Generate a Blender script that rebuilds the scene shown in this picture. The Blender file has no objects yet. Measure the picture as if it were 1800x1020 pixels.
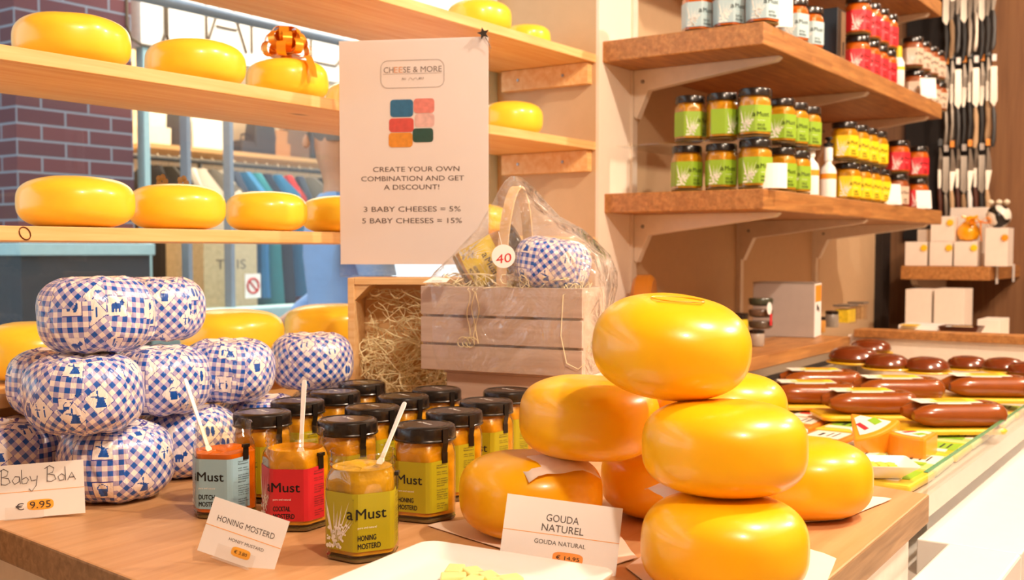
import bpy, math, random
import numpy as np
from mathutils import Vector, Matrix, noise
random.seed(7)
C = bpy.context.scene.collection
SC = bpy.context.scene
T = 0.90                      # height of the counter top
F = 1897.0; CX = 900.0; CY = 540.0
CAMZ = T + 0.30; PITCH = math.radians(3.0)
cP, sP = math.cos(PITCH), math.sin(PITCH)
# ---------------------------------------------------------------- camera
cd = bpy.data.cameras.new('camera'); cam = bpy.data.objects.new('camera', cd); C.objects.link(cam)
cam.location = (0, 0, CAMZ); cam.rotation_euler = (math.pi/2-PITCH, 0, 0)
cd.sensor_width = 36; cd.lens = F/1800*36; cd.shift_y = 30/1800; cd.clip_start = .02; cd.clip_end = 60
cd.dof.use_dof = True; cd.dof.focus_distance = 1.15; cd.dof.aperture_fstop = 9
SC.camera = cam
SC.view_settings.view_transform = 'Standard'; SC.view_settings.look = 'None'
SC.view_settings.exposure = 0.28; SC.view_settings.gamma = 1; SC.view_settings.use_curve_mapping = False
SC.cycles.max_bounces = 10; SC.cycles.transparent_max_bounces = 24; SC.cycles.diffuse_bounces = 5
SC.cycles.sample_clamp_indirect = 4
try: SC.cycles.use_denoising = True
except Exception: pass
# ---------------------------------------------------------------- world: a bright overcast sky over the street
w = bpy.data.worlds.new('sky'); SC.world = w; w.use_nodes = True
bg = w.node_tree.nodes['Background']; bg.inputs[0].default_value = (.80, .90, 1.0, 1); bg.inputs[1].default_value = 2.0
# ---------------------------------------------------------------- shop frame: s runs along the window wall, p towards the window
D1 = Vector((.5664, .8241, 0)); NN = Vector((-.8241, .5664, 0)); ZR = math.atan2(.8241, .5664)
def pt(s, p, z=0): return D1*s + NN*p + Vector((0, 0, z+T))
def at(px, D, z):             # point seen in column px at forward distance D and height z over the counter
    zc = D*cP - (z-.30)*sP
    return Vector(((px-CX)/F*zc, D, z+T))
def hit(px, py, z):           # point seen at px, py on the level z over the counter
    x = (px-CX)/F; y = -(py-CY)/F
    d = Vector((x, cP+y*sP, -sP+y*cP)); t = (z-.30)/d.z
    return Vector((d.x*t, d.y*t, z+T))
def atp(px, p, z):            # point seen in column px on the vertical plane p
    x = (px-CX)/F; k = (z-.30)*sP
    Y = (p - .8241*x*k)/(.5664-.8241*x*cP)
    return Vector((x*(Y*cP-k), Y, z+T))
def ats(px, s, z):            # point seen in column px on the plane s = const
    x = (px-CX)/F; k = (z-.30)*sP
    Y = (s + .5664*x*k)/(.8241+.5664*x*cP)
    return Vector((x*(Y*cP-k), Y, z+T))
def sp(v): return v.dot(D1), v.dot(NN)
# ---------------------------------------------------------------- lamps of the shop: warm ceiling spots on a track, plus an added soft fill
def lamp(name, loc, power, col, radius, spot=None, aim=None):
    l = bpy.data.lights.new(name, 'SPOT' if spot else 'POINT'); l.energy = power; l.color = col; l.shadow_soft_size = radius
    if spot: l.spot_size = math.radians(spot); l.spot_blend = .6
    o = bpy.data.objects.new(name, l); C.objects.link(o); o.location = loc
    if aim is not None: o.rotation_euler = (Vector(aim)-Vector(loc)).to_track_quat('-Z', 'Y').to_euler()
    return o
WARM = (1, .83, .655)
lamp('ceiling_spot', pt(1.55, -.33, 1.75), 98, WARM, .035)
lamp('ceiling_spot', pt(.15, -.75, 1.70), 84, WARM, .05)  # frontal spot added overhead to brighten the poster and the left side
lamp('ceiling_spot', pt(2.9, -.85, 1.75), 120, WARM, .04)
lamp('ceiling_spot', pt(4.3, -.1, 1.75), 30, WARM, .04)
al = bpy.data.lights.new('ceiling_fill', 'AREA'); al.shape = 'RECTANGLE'; al.size = 3.2; al.size_y = 1.8; al.energy = 20; al.color = (1, .80, .62)  # broad warm fill light added under the ceiling, no real fixture
ao = bpy.data.objects.new('ceiling_fill', al); C.objects.link(ao); ao.location = pt(1.2, -1.0, 1.78); ao.rotation_euler = (0, 0, ZR)
def lamp_shop():
    a = bpy.data.lights.new('shop_lamp', 'AREA'); a.size = 3; a.energy = 150; a.color = (1, .80, .58)
    o = bpy.data.objects.new('shop_lamp', a); C.objects.link(o); o.location = pt(4.0, 4.9, 1.7)
lamp_shop()
# ---------------------------------------------------------------- helpers
def lin(h):
    h = h.lstrip('#'); v = [int(h[i:i+2], 16)/255 for i in (0, 2, 4)]
    return tuple((c/12.92 if c <= .04045 else ((c+.055)/1.055)**2.4) for c in v)
def nodes(m): return m.node_tree.nodes, m.node_tree.links
MATS = {}
def mat(name, col, rough=.5, metal=0, bump=0, bscale=40, var=0, coat=0, sss=0, emit=0, stretch=(1, 1, 1)):
    if name in MATS: return MATS[name]
    m = bpy.data.materials.new(name); m.use_nodes = True; N, L = nodes(m); b = N['Principled BSDF']
    c = lin(col) if isinstance(col, str) else col
    b.inputs['Base Color'].default_value = (*c, 1); b.inputs['Roughness'].default_value = rough
    b.inputs['Metallic'].default_value = metal; b.inputs['Coat Weight'].default_value = coat; b.inputs['Coat Roughness'].default_value = .12
    if sss:
        b.inputs['Subsurface Weight'].default_value = sss; b.inputs['Subsurface Radius'].default_value = (.02, .008, .002); b.inputs['Subsurface Scale'].default_value = .6
    if emit: b.inputs['Emission Color'].default_value = (*c, 1); b.inputs['Emission Strength'].default_value = emit
    tc = N.new('ShaderNodeTexCoord'); mp = N.new('ShaderNodeMapping'); L.new(tc.outputs['Object'], mp.inputs[0]); mp.inputs['Scale'].default_value = stretch
    nz = N.new('ShaderNodeTexNoise'); nz.inputs['Scale'].default_value = bscale; nz.inputs['Detail'].default_value = 4; L.new(mp.outputs[0], nz.inputs['Vector'])
    if bump:
        bp = N.new('ShaderNodeBump'); bp.inputs['Strength'].default_value = bump; bp.inputs['Distance'].default_value = .004
        L.new(nz.outputs['Fac'], bp.inputs['Height']); L.new(bp.outputs[0], b.inputs['Normal'])
    v = var or .04
    r = N.new('ShaderNodeValToRGB'); r.color_ramp.elements[0].position = .3; r.color_ramp.elements[1].position = .7
    r.color_ramp.elements[0].color = (*[x*(1-v) for x in c], 1); r.color_ramp.elements[1].color = (*[min(1, x*(1+v)) for x in c], 1)
    L.new(nz.outputs['Fac'], r.inputs[0]); L.new(r.outputs[0], b.inputs['Base Color'])
    MATS[name] = m; return m
def wood(name, c1, c2, axis=0, scale=6, rough=.5, knots=True, blocks=None):
    if name in MATS: return MATS[name]
    m = bpy.data.materials.new(name); m.use_nodes = True; N, L = nodes(m); b = N['Principled BSDF']; b.inputs['Roughness'].default_value = rough
    tc = N.new('ShaderNodeTexCoord'); mp = N.new('ShaderNodeMapping'); L.new(tc.outputs['Object'], mp.inputs[0])
    s = [14, 14, 14]; s[axis] = .9; mp.inputs['Scale'].default_value = s
    n1 = N.new('ShaderNodeTexNoise'); n1.inputs['Scale'].default_value = scale; n1.inputs['Detail'].default_value = 6; n1.inputs['Distortion'].default_value = .6; L.new(mp.outputs[0], n1.inputs['Vector'])
    r = N.new('ShaderNodeValToRGB'); r.color_ramp.elements[0].position = .3; r.color_ramp.elements[1].position = .72
    r.color_ramp.elements[0].color = (*lin(c1), 1); r.color_ramp.elements[1].color = (*lin(c2), 1); L.new(n1.outputs['Fac'], r.inputs[0])
    out = r.outputs[0]
    if knots:
        mk = N.new('ShaderNodeMapping'); k = [9, 9, 9]; k[axis] = 3.2; mk.inputs['Scale'].default_value = k; L.new(tc.outputs['Object'], mk.inputs[0])
        vo = N.new('ShaderNodeTexVoronoi'); vo.inputs['Scale'].default_value = 1.0; L.new(mk.outputs[0], vo.inputs['Vector'])
        kr = N.new('ShaderNodeValToRGB'); kr.color_ramp.elements[0].position = .05; kr.color_ramp.elements[1].position = .10
        kr.color_ramp.elements[0].color = (1, 1, 1, 1); kr.color_ramp.elements[1].color = (0, 0, 0, 1); L.new(vo.outputs['Distance'], kr.inputs[0])
        mx = N.new('ShaderNodeMix'); mx.data_type = 'RGBA'; L.new(kr.outputs[0], mx.inputs['Factor']); L.new(out, mx.inputs['A'])
        mx.inputs['B'].default_value = (*[x*.42 for x in lin(c1)], 1); out = mx.outputs['Result']
    if blocks:
        vb = N.new('ShaderNodeTexVoronoi'); mb = N.new('ShaderNodeMapping'); k = [22, 22, 22]; k[axis] = 3.0; mb.inputs['Scale'].default_value = k; L.new(tc.outputs['Object'], mb.inputs[0])
        L.new(mb.outputs[0], vb.inputs['Vector']); vb.inputs['Randomness'].default_value = .55
        hs = N.new('ShaderNodeHueSaturation'); mr = N.new('ShaderNodeMapRange'); mr.inputs['To Min'].default_value = 1-blocks; mr.inputs['To Max'].default_value = 1+blocks
        sx = N.new('ShaderNodeSeparateColor'); L.new(vb.outputs['Color'], sx.inputs[0]); L.new(sx.outputs[0], mr.inputs[0]); L.new(mr.outputs[0], hs.inputs['Value']); L.new(out, hs.inputs['Color']); out = hs.outputs[0]
    L.new(out, b.inputs['Base Color'])
    bp = N.new('ShaderNodeBump'); bp.inputs['Strength'].default_value = .15; bp.inputs['Distance'].default_value = .002; L.new(n1.outputs['Fac'], bp.inputs['Height']); L.new(bp.outputs[0], b.inputs['Normal'])
    MATS[name] = m; return m
def glass(name, tint=(1, 1, 1), refl=1.0, rough=0.0, bump=0, bscale=30, ior=1.5, haze=0, hazecol=(1, 1, 1)):
    if name in MATS: return MATS[name]
    m = bpy.data.materials.new(name); m.use_nodes = True; N, L = nodes(m); N.remove(N['Principled BSDF']); o = N['Material Output']
    t = N.new('ShaderNodeBsdfTransparent'); t.inputs[0].default_value = (*tint, 1)
    g = N.new('ShaderNodeBsdfGlossy'); g.inputs['Roughness'].default_value = rough
    fr = N.new('ShaderNodeFresnel'); fr.inputs['IOR'].default_value = ior
    mu = N.new('ShaderNodeMath'); mu.operation = 'MULTIPLY'; mu.inputs[1].default_value = refl; L.new(fr.outputs[0], mu.inputs[0])
    ge = N.new('ShaderNodeNewGeometry'); iv = N.new('ShaderNodeMath'); iv.operation = 'SUBTRACT'; iv.inputs[0].default_value = 1; L.new(ge.outputs['Backfacing'], iv.inputs[1])
    m3 = N.new('ShaderNodeMath'); m3.operation = 'MULTIPLY'; m3.use_clamp = True; L.new(mu.outputs[0], m3.inputs[0]); L.new(iv.outputs[0], m3.inputs[1]); mu = m3
    mx = N.new('ShaderNodeMixShader'); L.new(mu.outputs[0], mx.inputs[0]); L.new(t.outputs[0], mx.inputs[1]); L.new(g.outputs[0], mx.inputs[2])
    last = mx.outputs[0]
    nz = N.new('ShaderNodeTexNoise'); nz.inputs['Scale'].default_value = bscale; nz.inputs['Detail'].default_value = 5; nz.inputs['Distortion'].default_value = 1.5
    tc = N.new('ShaderNodeTexCoord'); L.new(tc.outputs['Object'], nz.inputs['Vector'])
    if bump:
        bp = N.new('ShaderNodeBump'); bp.inputs['Strength'].default_value = bump; bp.inputs['Distance'].default_value = .02; L.new(nz.outputs['Fac'], bp.inputs['Height'])
        L.new(bp.outputs[0], g.inputs['Normal']); L.new(bp.outputs[0], fr.inputs['Normal'])
    if haze:
        d = N.new('ShaderNodeBsdfDiffuse'); d.inputs[0].default_value = (*hazecol, 1)
        tr = N.new('ShaderNodeBsdfTranslucent'); tr.inputs[0].default_value = (*hazecol, 1); ad = N.new('ShaderNodeMixShader'); L.new(d.outputs[0], ad.inputs[1]); L.new(tr.outputs[0], ad.inputs[2])
        mr = N.new('ShaderNodeMapRange'); mr.inputs['From Min'].default_value = .35; mr.inputs['From Max'].default_value = .65; mr.inputs['To Min'].default_value = haze*.4; mr.inputs['To Max'].default_value = haze*1.6; L.new(nz.outputs['Fac'], mr.inputs[0])
        m2 = N.new('ShaderNodeMixShader'); L.new(mr.outputs[0], m2.inputs[0]); L.new(last, m2.inputs[1]); L.new(ad.outputs[0], m2.inputs[2]); last = m2.outputs[0]
    L.new(last, o.inputs['Surface']); MATS[name] = m; return m
class MB:
    def __init__(s): s.v = []; s.f = []
    def add(s, vs, fs, M=None):
        k = len(s.v); s.v += [tuple(M @ Vector(v)) if M is not None else tuple(v) for v in vs]; s.f += [tuple(i+k for i in f) for f in fs]; return s
    def box(s, c, d, rz=0, M=None):
        x, y, z = d[0]/2, d[1]/2, d[2]/2
        v = [(a*x, b*y, e*z) for e in (-1, 1) for a, b in ((-1, -1), (1, -1), (1, 1), (-1, 1))]
        R = Matrix.Translation(c) @ Matrix.Rotation(rz, 4, 'Z')
        if M is not None: R = M @ R
        return s.add(v, [(3, 2, 1, 0), (4, 5, 6, 7), (0, 1, 5, 4), (1, 2, 6, 5), (2, 3, 7, 6), (3, 0, 4, 7)], R)
    def prism(s, poly, z0, z1, M=None):
        n = len(poly); v = [(*p[:2], z0) for p in poly]+[(*p[:2], z1) for p in poly]
        f = [tuple(range(n-1, -1, -1)), tuple(range(n, 2*n))]+[(i, (i+1) % n, n+(i+1) % n, n+i) for i in range(n)]
        return s.add(v, f, M)
    def rings(s, rs, cap0=True, cap1=True, M=None, closed=True):
        n = len(rs[0]); v = [p for r in rs for p in r]; f = []
        for j in range(len(rs)-1):
            for i in range(n if closed else n-1):
                a, b = j*n+i, j*n+(i+1) % n; f.append((a, b, b+n, a+n))
        if cap0: f.append(tuple(range(n-1, -1, -1)))
        if cap1: f.append(tuple((len(rs)-1)*n+i for i in range(n)))
        return s.add(v, f, M)
    def lathe(s, prof, n=32, M=None, cap0=True, cap1=True):
        return s.rings([[(r*math.cos(2*math.pi*i/n), r*math.sin(2*math.pi*i/n), z) for i in range(n)] for r, z in prof], cap0, cap1, M)
    def tube(s, path, r, n=6, M=None, caps=True):
        P = [Vector(p) for p in path]; rs = []
        for i, p in enumerate(P):
            t = (P[min(i+1, len(P)-1)]-P[max(i-1, 0)]).normalized()
            u = t.cross(Vector((0, 0, 1)) if abs(t.z) < .9 else Vector((1, 0, 0))).normalized(); w_ = t.cross(u)
            rr = r[i] if isinstance(r, (list, tuple)) else r
            rs.append([tuple(p+u*(rr*math.cos(2*math.pi*k/n))+w_*(rr*math.sin(2*math.pi*k/n))) for k in range(n)])
        return s.rings(rs, caps, caps, M)
    def ribbon(s, path, wid, th, up=(0, 0, 1), M=None):   # flat strip; up = width direction
        U = Vector(up).normalized(); P = [Vector(p) for p in path]; rs = []
        for i, p in enumerate(P):
            t = (P[min(i+1, len(P)-1)]-P[max(i-1, 0)]).normalized(); nn = t.cross(U).normalized(); ww = wid[i] if isinstance(wid, (list, tuple)) else wid
            rs.append([tuple(p+U*(a*ww/2)+nn*(b*th/2)) for a, b in ((-1, -1), (1, -1), (1, 1), (-1, 1))])
        return s.rings(rs, True, True, M)
    def mesh(s, name='m'):
        me = bpy.data.meshes.new(name); me.from_pydata(s.v, [], s.f); me.update(); return me
    def build(s, name, m, parent=None, smooth=False, bevel=0, loc=None, rz=None, angle=40):
        me = s.mesh(name); return link(name, me, m, parent, smooth, bevel, loc, rz, angle)
def link(name, me, m, parent=None, smooth=False, bevel=0, loc=None, rz=None, angle=40):
    o = bpy.data.objects.new(name, me); C.objects.link(o)
    if m is not None and not me.materials: me.materials.append(m)
    if parent is not None: o.parent = parent
    if loc is not None: o.location = loc
    if rz is not None: o.rotation_euler[2] = rz
    if smooth:
        me.polygons.foreach_set('use_smooth', [True]*len(me.polygons))
        me.set_sharp_from_angle(angle=math.radians(angle))
    if bevel:
        b = o.modifiers.new('bevel', 'BEVEL'); b.width = bevel; b.segments = 2; b.limit_method = 'ANGLE'; b.harden_normals = False
    return o
def empty(name, loc=(0, 0, 0), rz=0, parent=None):
    o = bpy.data.objects.new(name, None); o.empty_display_size = .02; C.objects.link(o); o.location = loc; o.rotation_euler = (0, 0, rz)
    if parent is not None: o.parent = parent
    return o
def tag(o, label=None, cat=None, group=None, kind=None):
    if label: o['label'] = label
    if cat: o['category'] = cat
    if group: o['group'] = group
    if kind: o['kind'] = kind
    return o
KIDS = {}
def dup(root, loc, rz=0, label=None, group=None, scale=None, name=None, cat=None):
    def cp(o, par):
        c = o.copy(); C.objects.link(c)
        if par is not None: c.parent = par
        for ch in [x for x in o.children]: cp(ch, c)
        return c
    r = cp(root, None); r.location = loc
    r.rotation_euler = (0, 0, rz) if not isinstance(rz, (tuple, list)) else rz
    if label: r['label'] = label
    if group: r['group'] = group
    if cat: r['category'] = cat
    if scale is not None: r.scale = (scale,)*3 if not isinstance(scale, (tuple, list)) else scale
    return r
TXT = {}
def text_data(body, ext=.0):
    k = (body, ext)
    if k not in TXT:
        cu = bpy.data.curves.new('t', 'FONT'); cu.body = body; cu.size = 1; cu.resolution_u = 3; cu.offset = ext
        o = bpy.data.objects.new('t', cu); C.objects.link(o); bpy.context.view_layer.update()
        dg = bpy.context.evaluated_depsgraph_get(); me = bpy.data.meshes.new_from_object(o.evaluated_get(dg))
        bpy.data.objects.remove(o); v = np.empty(len(me.vertices)*3); me.vertices.foreach_get('co', v); v = v.reshape(-1, 3)
        TXT[k] = (v, [tuple(p.vertices) for p in me.polygons]); bpy.data.meshes.remove(me)
    return TXT[k]
def add_text(mb, body, w_, h_, M, anchor='c', shear=0, bold=0):
    """text fitted to w x h metres, in the XY plane of M; anchor l / c"""
    if bold:
        for dx, dy in ((-.00016, 0), (.00016, 0), (0, .00012), (0, -.00012)): add_text(mb, body, w_, h_, M @ Matrix.Translation((dx, dy, 0)), anchor, shear)
        return mb
    v, f = text_data(body); x0, x1, y0, y1 = v[:, 0].min(), v[:, 0].max(), v[:, 1].min(), v[:, 1].max()
    sx = w_/(x1-x0) if w_ else h_/(y1-y0); sy = h_/(y1-y0); out = []
    for a in v:
        x = (a[0]-x0)*sx; y = (a[1]-y0)*sy
        if anchor == 'c': x -= (x1-x0)*sx/2
        y -= h_/2; out.append((x+shear*y, y, 0))
    return mb.add(out, f, M)
def upright(x, y, z): return Matrix.Translation((x, y, z)) @ Matrix.Rotation(math.pi/2, 4, 'X')   # XY plane -> faces -Y
STROKE = {}
def strokes(mb, lines, r, M):
    for ln in lines: mb.ribbon([(x, y, .0002) for x, y in ln], r, .0002, (.4, 1, 0), M) if False else mb.tube([(x, y, 0) for x, y in ln], r, 4, M)
def frame_xy(loc, rz): return Matrix.Translation(loc) @ Matrix.Rotation(rz, 4, 'Z')
# ================================================================ materials
PINE = wood('pine', '#e6ab63', '#f6cd8e', 0, 5, .5)
PINEV = wood('pine_upright', '#e2ac6c', '#f2cb94', 2, 5, .5, knots=False)
OAK = wood('oak_top', '#bd8a5a', '#cf9f70', 0, 4, .42, knots=False, blocks=.035)
OAKEND = wood('oak_edge', '#8a6a48', '#b08c64', 0, 9, .5, knots=False)
BLOCK = wood('butcher_block', '#9a6230', '#bd8448', 0, 6, .45, knots=False, blocks=.13)
CRATEW = wood('crate_wood', '#c6ad9a', '#dac6b6', 0, 6, .6, knots=False)
CRATEY = wood('crate_inner', '#dfae72', '#f0cc96', 0, 6, .6, knots=False)
BROWNW = wood('brown_panel', '#7c5233', '#936640', 2, 3, .5)
WALLW = mat('white_paint', '#f6e6d2', .7, var=.01)
WALLS = mat('shelf_wall_paint', '#cdae88', .7, var=.02)
TRIMW = mat('white_metal', '#e9dccb', .4)
WHITE = mat('white_card', '#f7f3ee', .6, var=.01)
WHITEG = mat('white_gloss', '#f8f4ec', .25, var=.01)
BLACK = mat('black_plastic', '#15110e', .3)
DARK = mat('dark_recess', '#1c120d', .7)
STEEL = mat('brushed_steel', '#a89c8c', .35, metal=.7, bump=.05, stretch=(1, 1, 20))
GREYP = mat('grey_rail', '#8d98a4', .35, metal=.3)
BLUEP = mat('pale_blue_paint', '#a9cdd2', .5)
INK = mat('grey_ink', '#5c5350', .7); INKD = mat('dark_ink', '#2a2622', .7); INKW = mat('white_ink', '#f3efe6', .6)
REDINK = mat('red_ink', '#c8232c', .6); ORINK = mat('orange_ink', '#f4a21c', .6)
GLASS = glass('clear_glass', (.97, .985, .98), 1.0)
JARG = glass('jar_glass', (.97, .95, .88), 1.4, .02, ior=1.5)  # amber tint stands for mustard smears and the mustard's reflection in the glass
FILM = glass('clear_film', (.985, .98, .97), 3.0, .08, bump=.9, bscale=16, haze=.15, hazecol=(1, .93, .85))
ACRY = glass('acrylic', (.985, .975, .965), 1.2, .02)
# ================================================================ setting
def struct(o, name=None):
    o['kind'] = 'structure'; return o
def slabF(name, s0, s1, p0, p1, z0, z1, m, parent=None, bevel=0, kind='structure'):
    o = MB().box((0, 0, 0), (s1-s0, p1-p0, z1-z0)).build(name, m, parent, bevel=bevel)
    o.location = pt((s0+s1)/2, (p0+p1)/2, (z0+z1)/2); o.rotation_euler[2] = ZR
    if kind: o['kind'] = kind
    return o
FLOOR = mat('floor_tiles', '#8f8274', .45, var=.05)
WALLR = mat('room_paint', '#a58a70', .8)
S_SIDE = sp(atp(1047, 1.30, .5))[0]
S_END = 5.17; S_START = -2.4; P_BACK = -2.6; S_WALLEND = sp(atp(1539, 1.30, .1))[0]
slabF('floor', S_START-.1, S_END+.1, P_BACK-.1, 2.0, -T-.1, -T, FLOOR)
slabF('ceiling', S_START-.1, S_END+.1, P_BACK-.1, 2.0, 1.82, 1.92, WALLR)
slabF('wall_back', S_START-.1, S_END+.1, P_BACK-.1, P_BACK, -T, 1.82, WALLR)
slabF('wall_left', S_START-.1, S_START, P_BACK, 1.7, -T, 1.82, WALLR)
slabF('wall_right', S_END, S_END+.1, P_BACK, 2.0, -T, 1.82, BROWNW)
slabF('wall_shelf', S_SIDE, S_WALLEND, 1.30, 1.66, -T, 1.82, WALLS)       # wall carrying the wooden shelves (its left end is the window reveal)
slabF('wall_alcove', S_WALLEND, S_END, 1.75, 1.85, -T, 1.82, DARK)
slabF('trim_1', S_SIDE, sp(atp(1104, 1.30, .5))[0], 1.292, 1.30, -T, 1.82, WALLW)
slabF('trim_2', S_WALLEND-.02, S_WALLEND+.10, 1.27, 1.75, -T, .42, DARK)
slabF('wall_window', S_START, S_SIDE, 1.58, 1.66, -T, .085, WALLW)        # low wall under the window
# window: frame members and one pane
fr = empty('window_1', pt(0, 1.62, 0), ZR); fr['kind'] = 'structure'
def inF(s, p, z): return Vector((s, p-1.62, z))
m = MB(); L0, L1 = S_START, S_SIDE
m.box(((L0+L1)/2, 0, .105), (L1-L0, .07, .04)); m.box(((L0+L1)/2, 0, 1.78), (L1-L0, .07, .08)); m.box((L1-.025, 0, .95), (.05, .07, 1.7)); m.box((L0+.025, 0, .95), (.05, .07, 1.7))
m.box((-.55, 0, .95), (.04, .05, 1.7))
m.build('window_frame', mat('window_paint', '#cfe0e6', .4), fr, bevel=.003)
MB().box(((L0+L1)/2, .0, .94), (L1-L0-.1, .006, 1.63)).build('window_pane', GLASS, fr)
# ================================================================ counter with the wooden top
def isect(a, b, c, d):
    a, b, c, d = [Vector(v[:2]) for v in (a, b, c, d)]; r = b-a; q = d-c
    t = ((c-a).x*q.y-(c-a).y*q.x)/(r.x*q.y-r.y*q.x); return a+r*t
A1, A2 = hit(0, 929, 0), hit(232, 1019, 0); B1, B2 = hit(1634, 869, 0), hit(1499, 983, 0); E1, E2 = B1, hit(1530, 852, 0)
Wl, Wr = pt(-1, 1.575), pt(2, 1.575)
near = isect(A1, A2, B1, B2); far = isect(E1, E2, pt(-1, .93), pt(2, .93)); far2 = sp(Vector((*far, T)))
lw = isect(A1, A2, pt(-1, 1.575), pt(2, 1.575))
poly = [near, B1.to_2d(), far, pt(far2[0], 1.575).to_2d(), lw]
cen = sum(poly, Vector((0, 0)))/len(poly)
tb = empty('display_counter', (near.x, near.y+.3, 0)); tag(tb, 'large display counter with a light oak top that carries the cheeses and mustard jars', 'counter')
off = Vector((near.x, near.y+.3))
ang = math.atan2((B1-B2).y, (B1-B2).x)
# top built in a frame turned along its right edge so that the grain runs that way
def loc2(P, a=ang, o=off): q = Matrix.Rotation(-a, 2) @ (Vector(P)-o); return (q.x, q.y)
top = MB().prism([loc2(p) for p in poly], T-.036, T).build('worktop', OAK, tb, bevel=.0025, rz=ang)
top.data.materials.append(OAKEND)
for q_ in top.data.polygons:
    if abs(q_.normal.z) < .5: q_.material_index = 1
inset = [cen+(p-cen)*.965 for p in poly]
MB().prism([loc2(p) for p in inset], 0.001, T-.036).build('cabinet', mat('cabinet_white', '#efe6dc', .5), tb, rz=ang)
# ================================================================ window shelves
def zshelf(k): return (.7644, .558, .3315)[k]
LBS = ['high pine window shelf above the poster, topmost of three', 'long pine window shelf level with the upper half of the poster', 'pine window shelf just above the checked cheeses, with an oval knot in its edge']
for k in range(3):
    root = empty('window_shelf', pt(S_SIDE-1.6, 1.44, zshelf(k)), ZR); tag(root, LBS[k], 'shelf', 'pine shelves across the window')
    Lh = 3.2
    MB().box((0, 0, -.0095), (Lh, .28, .019)).build('board', PINE, root, bevel=.001)
    b = MB().box((Lh/2-.011, -.005, -.045), (.02, .25, .05)).build('side_batten', PINE, root, bevel=.001)
    sc = MB()
    for yy in (-.06, .07): sc.lathe([(.004, 0), (.003, .002)], 12, Matrix.Translation((Lh/2-.021, yy, -.045)) @ Matrix.Rotation(-math.pi/2, 4, 'Y'))
    sc.build('screw_heads', mat('screw_metal', '#9d9a98', .3, metal=.8), b, smooth=True)
    if k == 2:
        v = atp(44, 1.2995, zshelf(k)-.0095); q = sp(v); x = q[0]-(S_SIDE-1.6)
        kn = MB(); ring = [(x+.0075*math.cos(a)+.002*math.sin(a), -.1405, -.0095-.008*math.sin(a)) for a in [i*math.pi/8 for i in range(17)]]
        kn.tube(ring, .0009, 4); kn.build('wood_knot', mat('knot', '#6d3a12', .6), root)
sill = slabF('sill_board', S_SIDE-3.2, S_SIDE-.002, 1.30, 1.578, .100, .119, PINE, kind=None, bevel=.001)
tag(sill, 'lowest pine board by the window, carrying the yellow wheels behind the checked cheeses', 'shelf')
slabF('trim_3', S_SIDE-3.2, S_SIDE-.002, 1.33, 1.345, .001, .0995, PINE)
# ================================================================ wall shelves on the right
brz = .0
def wall_shelf(z, lab, th):
    c1 = atp(1343, .891, z); s0 = sp(c1)[0]; s1 = sp(atp(1656, .891, z))[0]
    root = empty('wall_shelf', pt((s0+s1)/2, 1.095, z), ZR); tag(root, lab, 'shelf', 'thick wooden wall shelves')
    MB().box((0, 0, -th/2), (s1-s0, .408, th)).build('board', BLOCK, root, bevel=.003)
    for px in (1118, 1305, 1437):
        sb = sp(atp(px, 1.285, z-.1))[0]-(s0+s1)/2
        prof = [(.19, -th), (.19, -th-.115), (.182, -th-.12), (.168, -th-.09), (.150, -th-.052), (-.175, -th-.012), (-.185, -th-.004), (-.185, -th)]
        m = MB(); n = len(prof); vs = [(sb-.0125, a, b) for a, b in prof]+[(sb+.0125, a, b) for a, b in prof]
        m.add(vs, [tuple(range(n)), tuple(range(2*n-1, n-1, -1))]+[(i, n+i, n+(i+1) % n, (i+1) % n) for i in range(n)])
        br = m.build('bracket', TRIMW, root, bevel=.002)
        MB().lathe([(.005, 0), (.004, .003)], 10, Matrix.Translation((sb-.0128, .165, -th-.03)) @ Matrix.Rotation(-math.pi/2, 4, 'Y')).build('screw', MATS.get('screw_metal'), br)
    return s0, s1
S0, S1 = wall_shelf(.4365, 'lower thick wooden wall shelf, carrying the green and yellow labelled jars', .047)
wall_shelf(.797, 'middle thick wooden wall shelf, with pale blue jars at its near corner', .050)
wall_shelf(1.135, 'highest wooden wall shelf, only its far underside in view at the top edge', .050)
for i, px in enumerate((1112, 1302, 1434)):
    su = sp(atp(px, 1.29, .3))[0]
    o = slabF('upright_rail', su-.012, su+.012, 1.285, 1.2995, -.1, 1.8, TRIMW, kind=None)
    tag(o, ['slotted white upright rail nearest the window, carrying the shelf brackets', 'slotted white upright rail in the middle of the shelf wall', 'slotted white upright rail farthest from the window'][i], 'rail', 'upright rails of the wall shelves')
# ================================================================ goods ledge, chiller case
S_CASE = sp(atp(1497, .90, .07))[0]; S_NEAR = far2[0]+.01
ledge = empty('goods_ledge', pt((1.5+S_CASE)/2, 1.1, 0), ZR); tag(ledge, 'narrow wooden ledge along the wall carrying small jars and a grey box', 'ledge')
LL = S_CASE-S_NEAR; lm = (S_NEAR+S_CASE)/2-(1.5+S_CASE)/2
MB().box((lm, -.005, .05), (LL, .385, .03)).build('board', BLOCK, ledge, bevel=.002)
MB().box((lm, -.194, .026), (LL, .012, .018)).build('steel_edge', STEEL, ledge)
MB().box((lm, -.19, .010), (LL, .02, .012)).build('dark_gap', DARK, ledge)
case = empty('chiller_case', pt((S_NEAR+S_CASE)/2, .6, -T), ZR); tag(case, 'open chiller case with low glass front and white body, filled with sausages and packed cheese', 'display case')
cm = 0; LC = LL
MB().box((cm, .29, T-.08), (LC, .01, .165)).build('rear_panel', STEEL, case)
MB().box((cm, 0, T-.055), (LC, .475, .030)).build('shelf_floor', mat('case_floor', '#cfc4b4', .3), case)
MB().box((LC/2+.012, -.05, T-.03), (.02, .72, .20)).build('end_panel', mat('case_end', '#f1e3d2', .45), case)
MB().box((LC/2+.02, -.10, T+.076), (.07, .78, .022)).build('end_ledge', BLOCK, case, bevel=.002)
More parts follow.
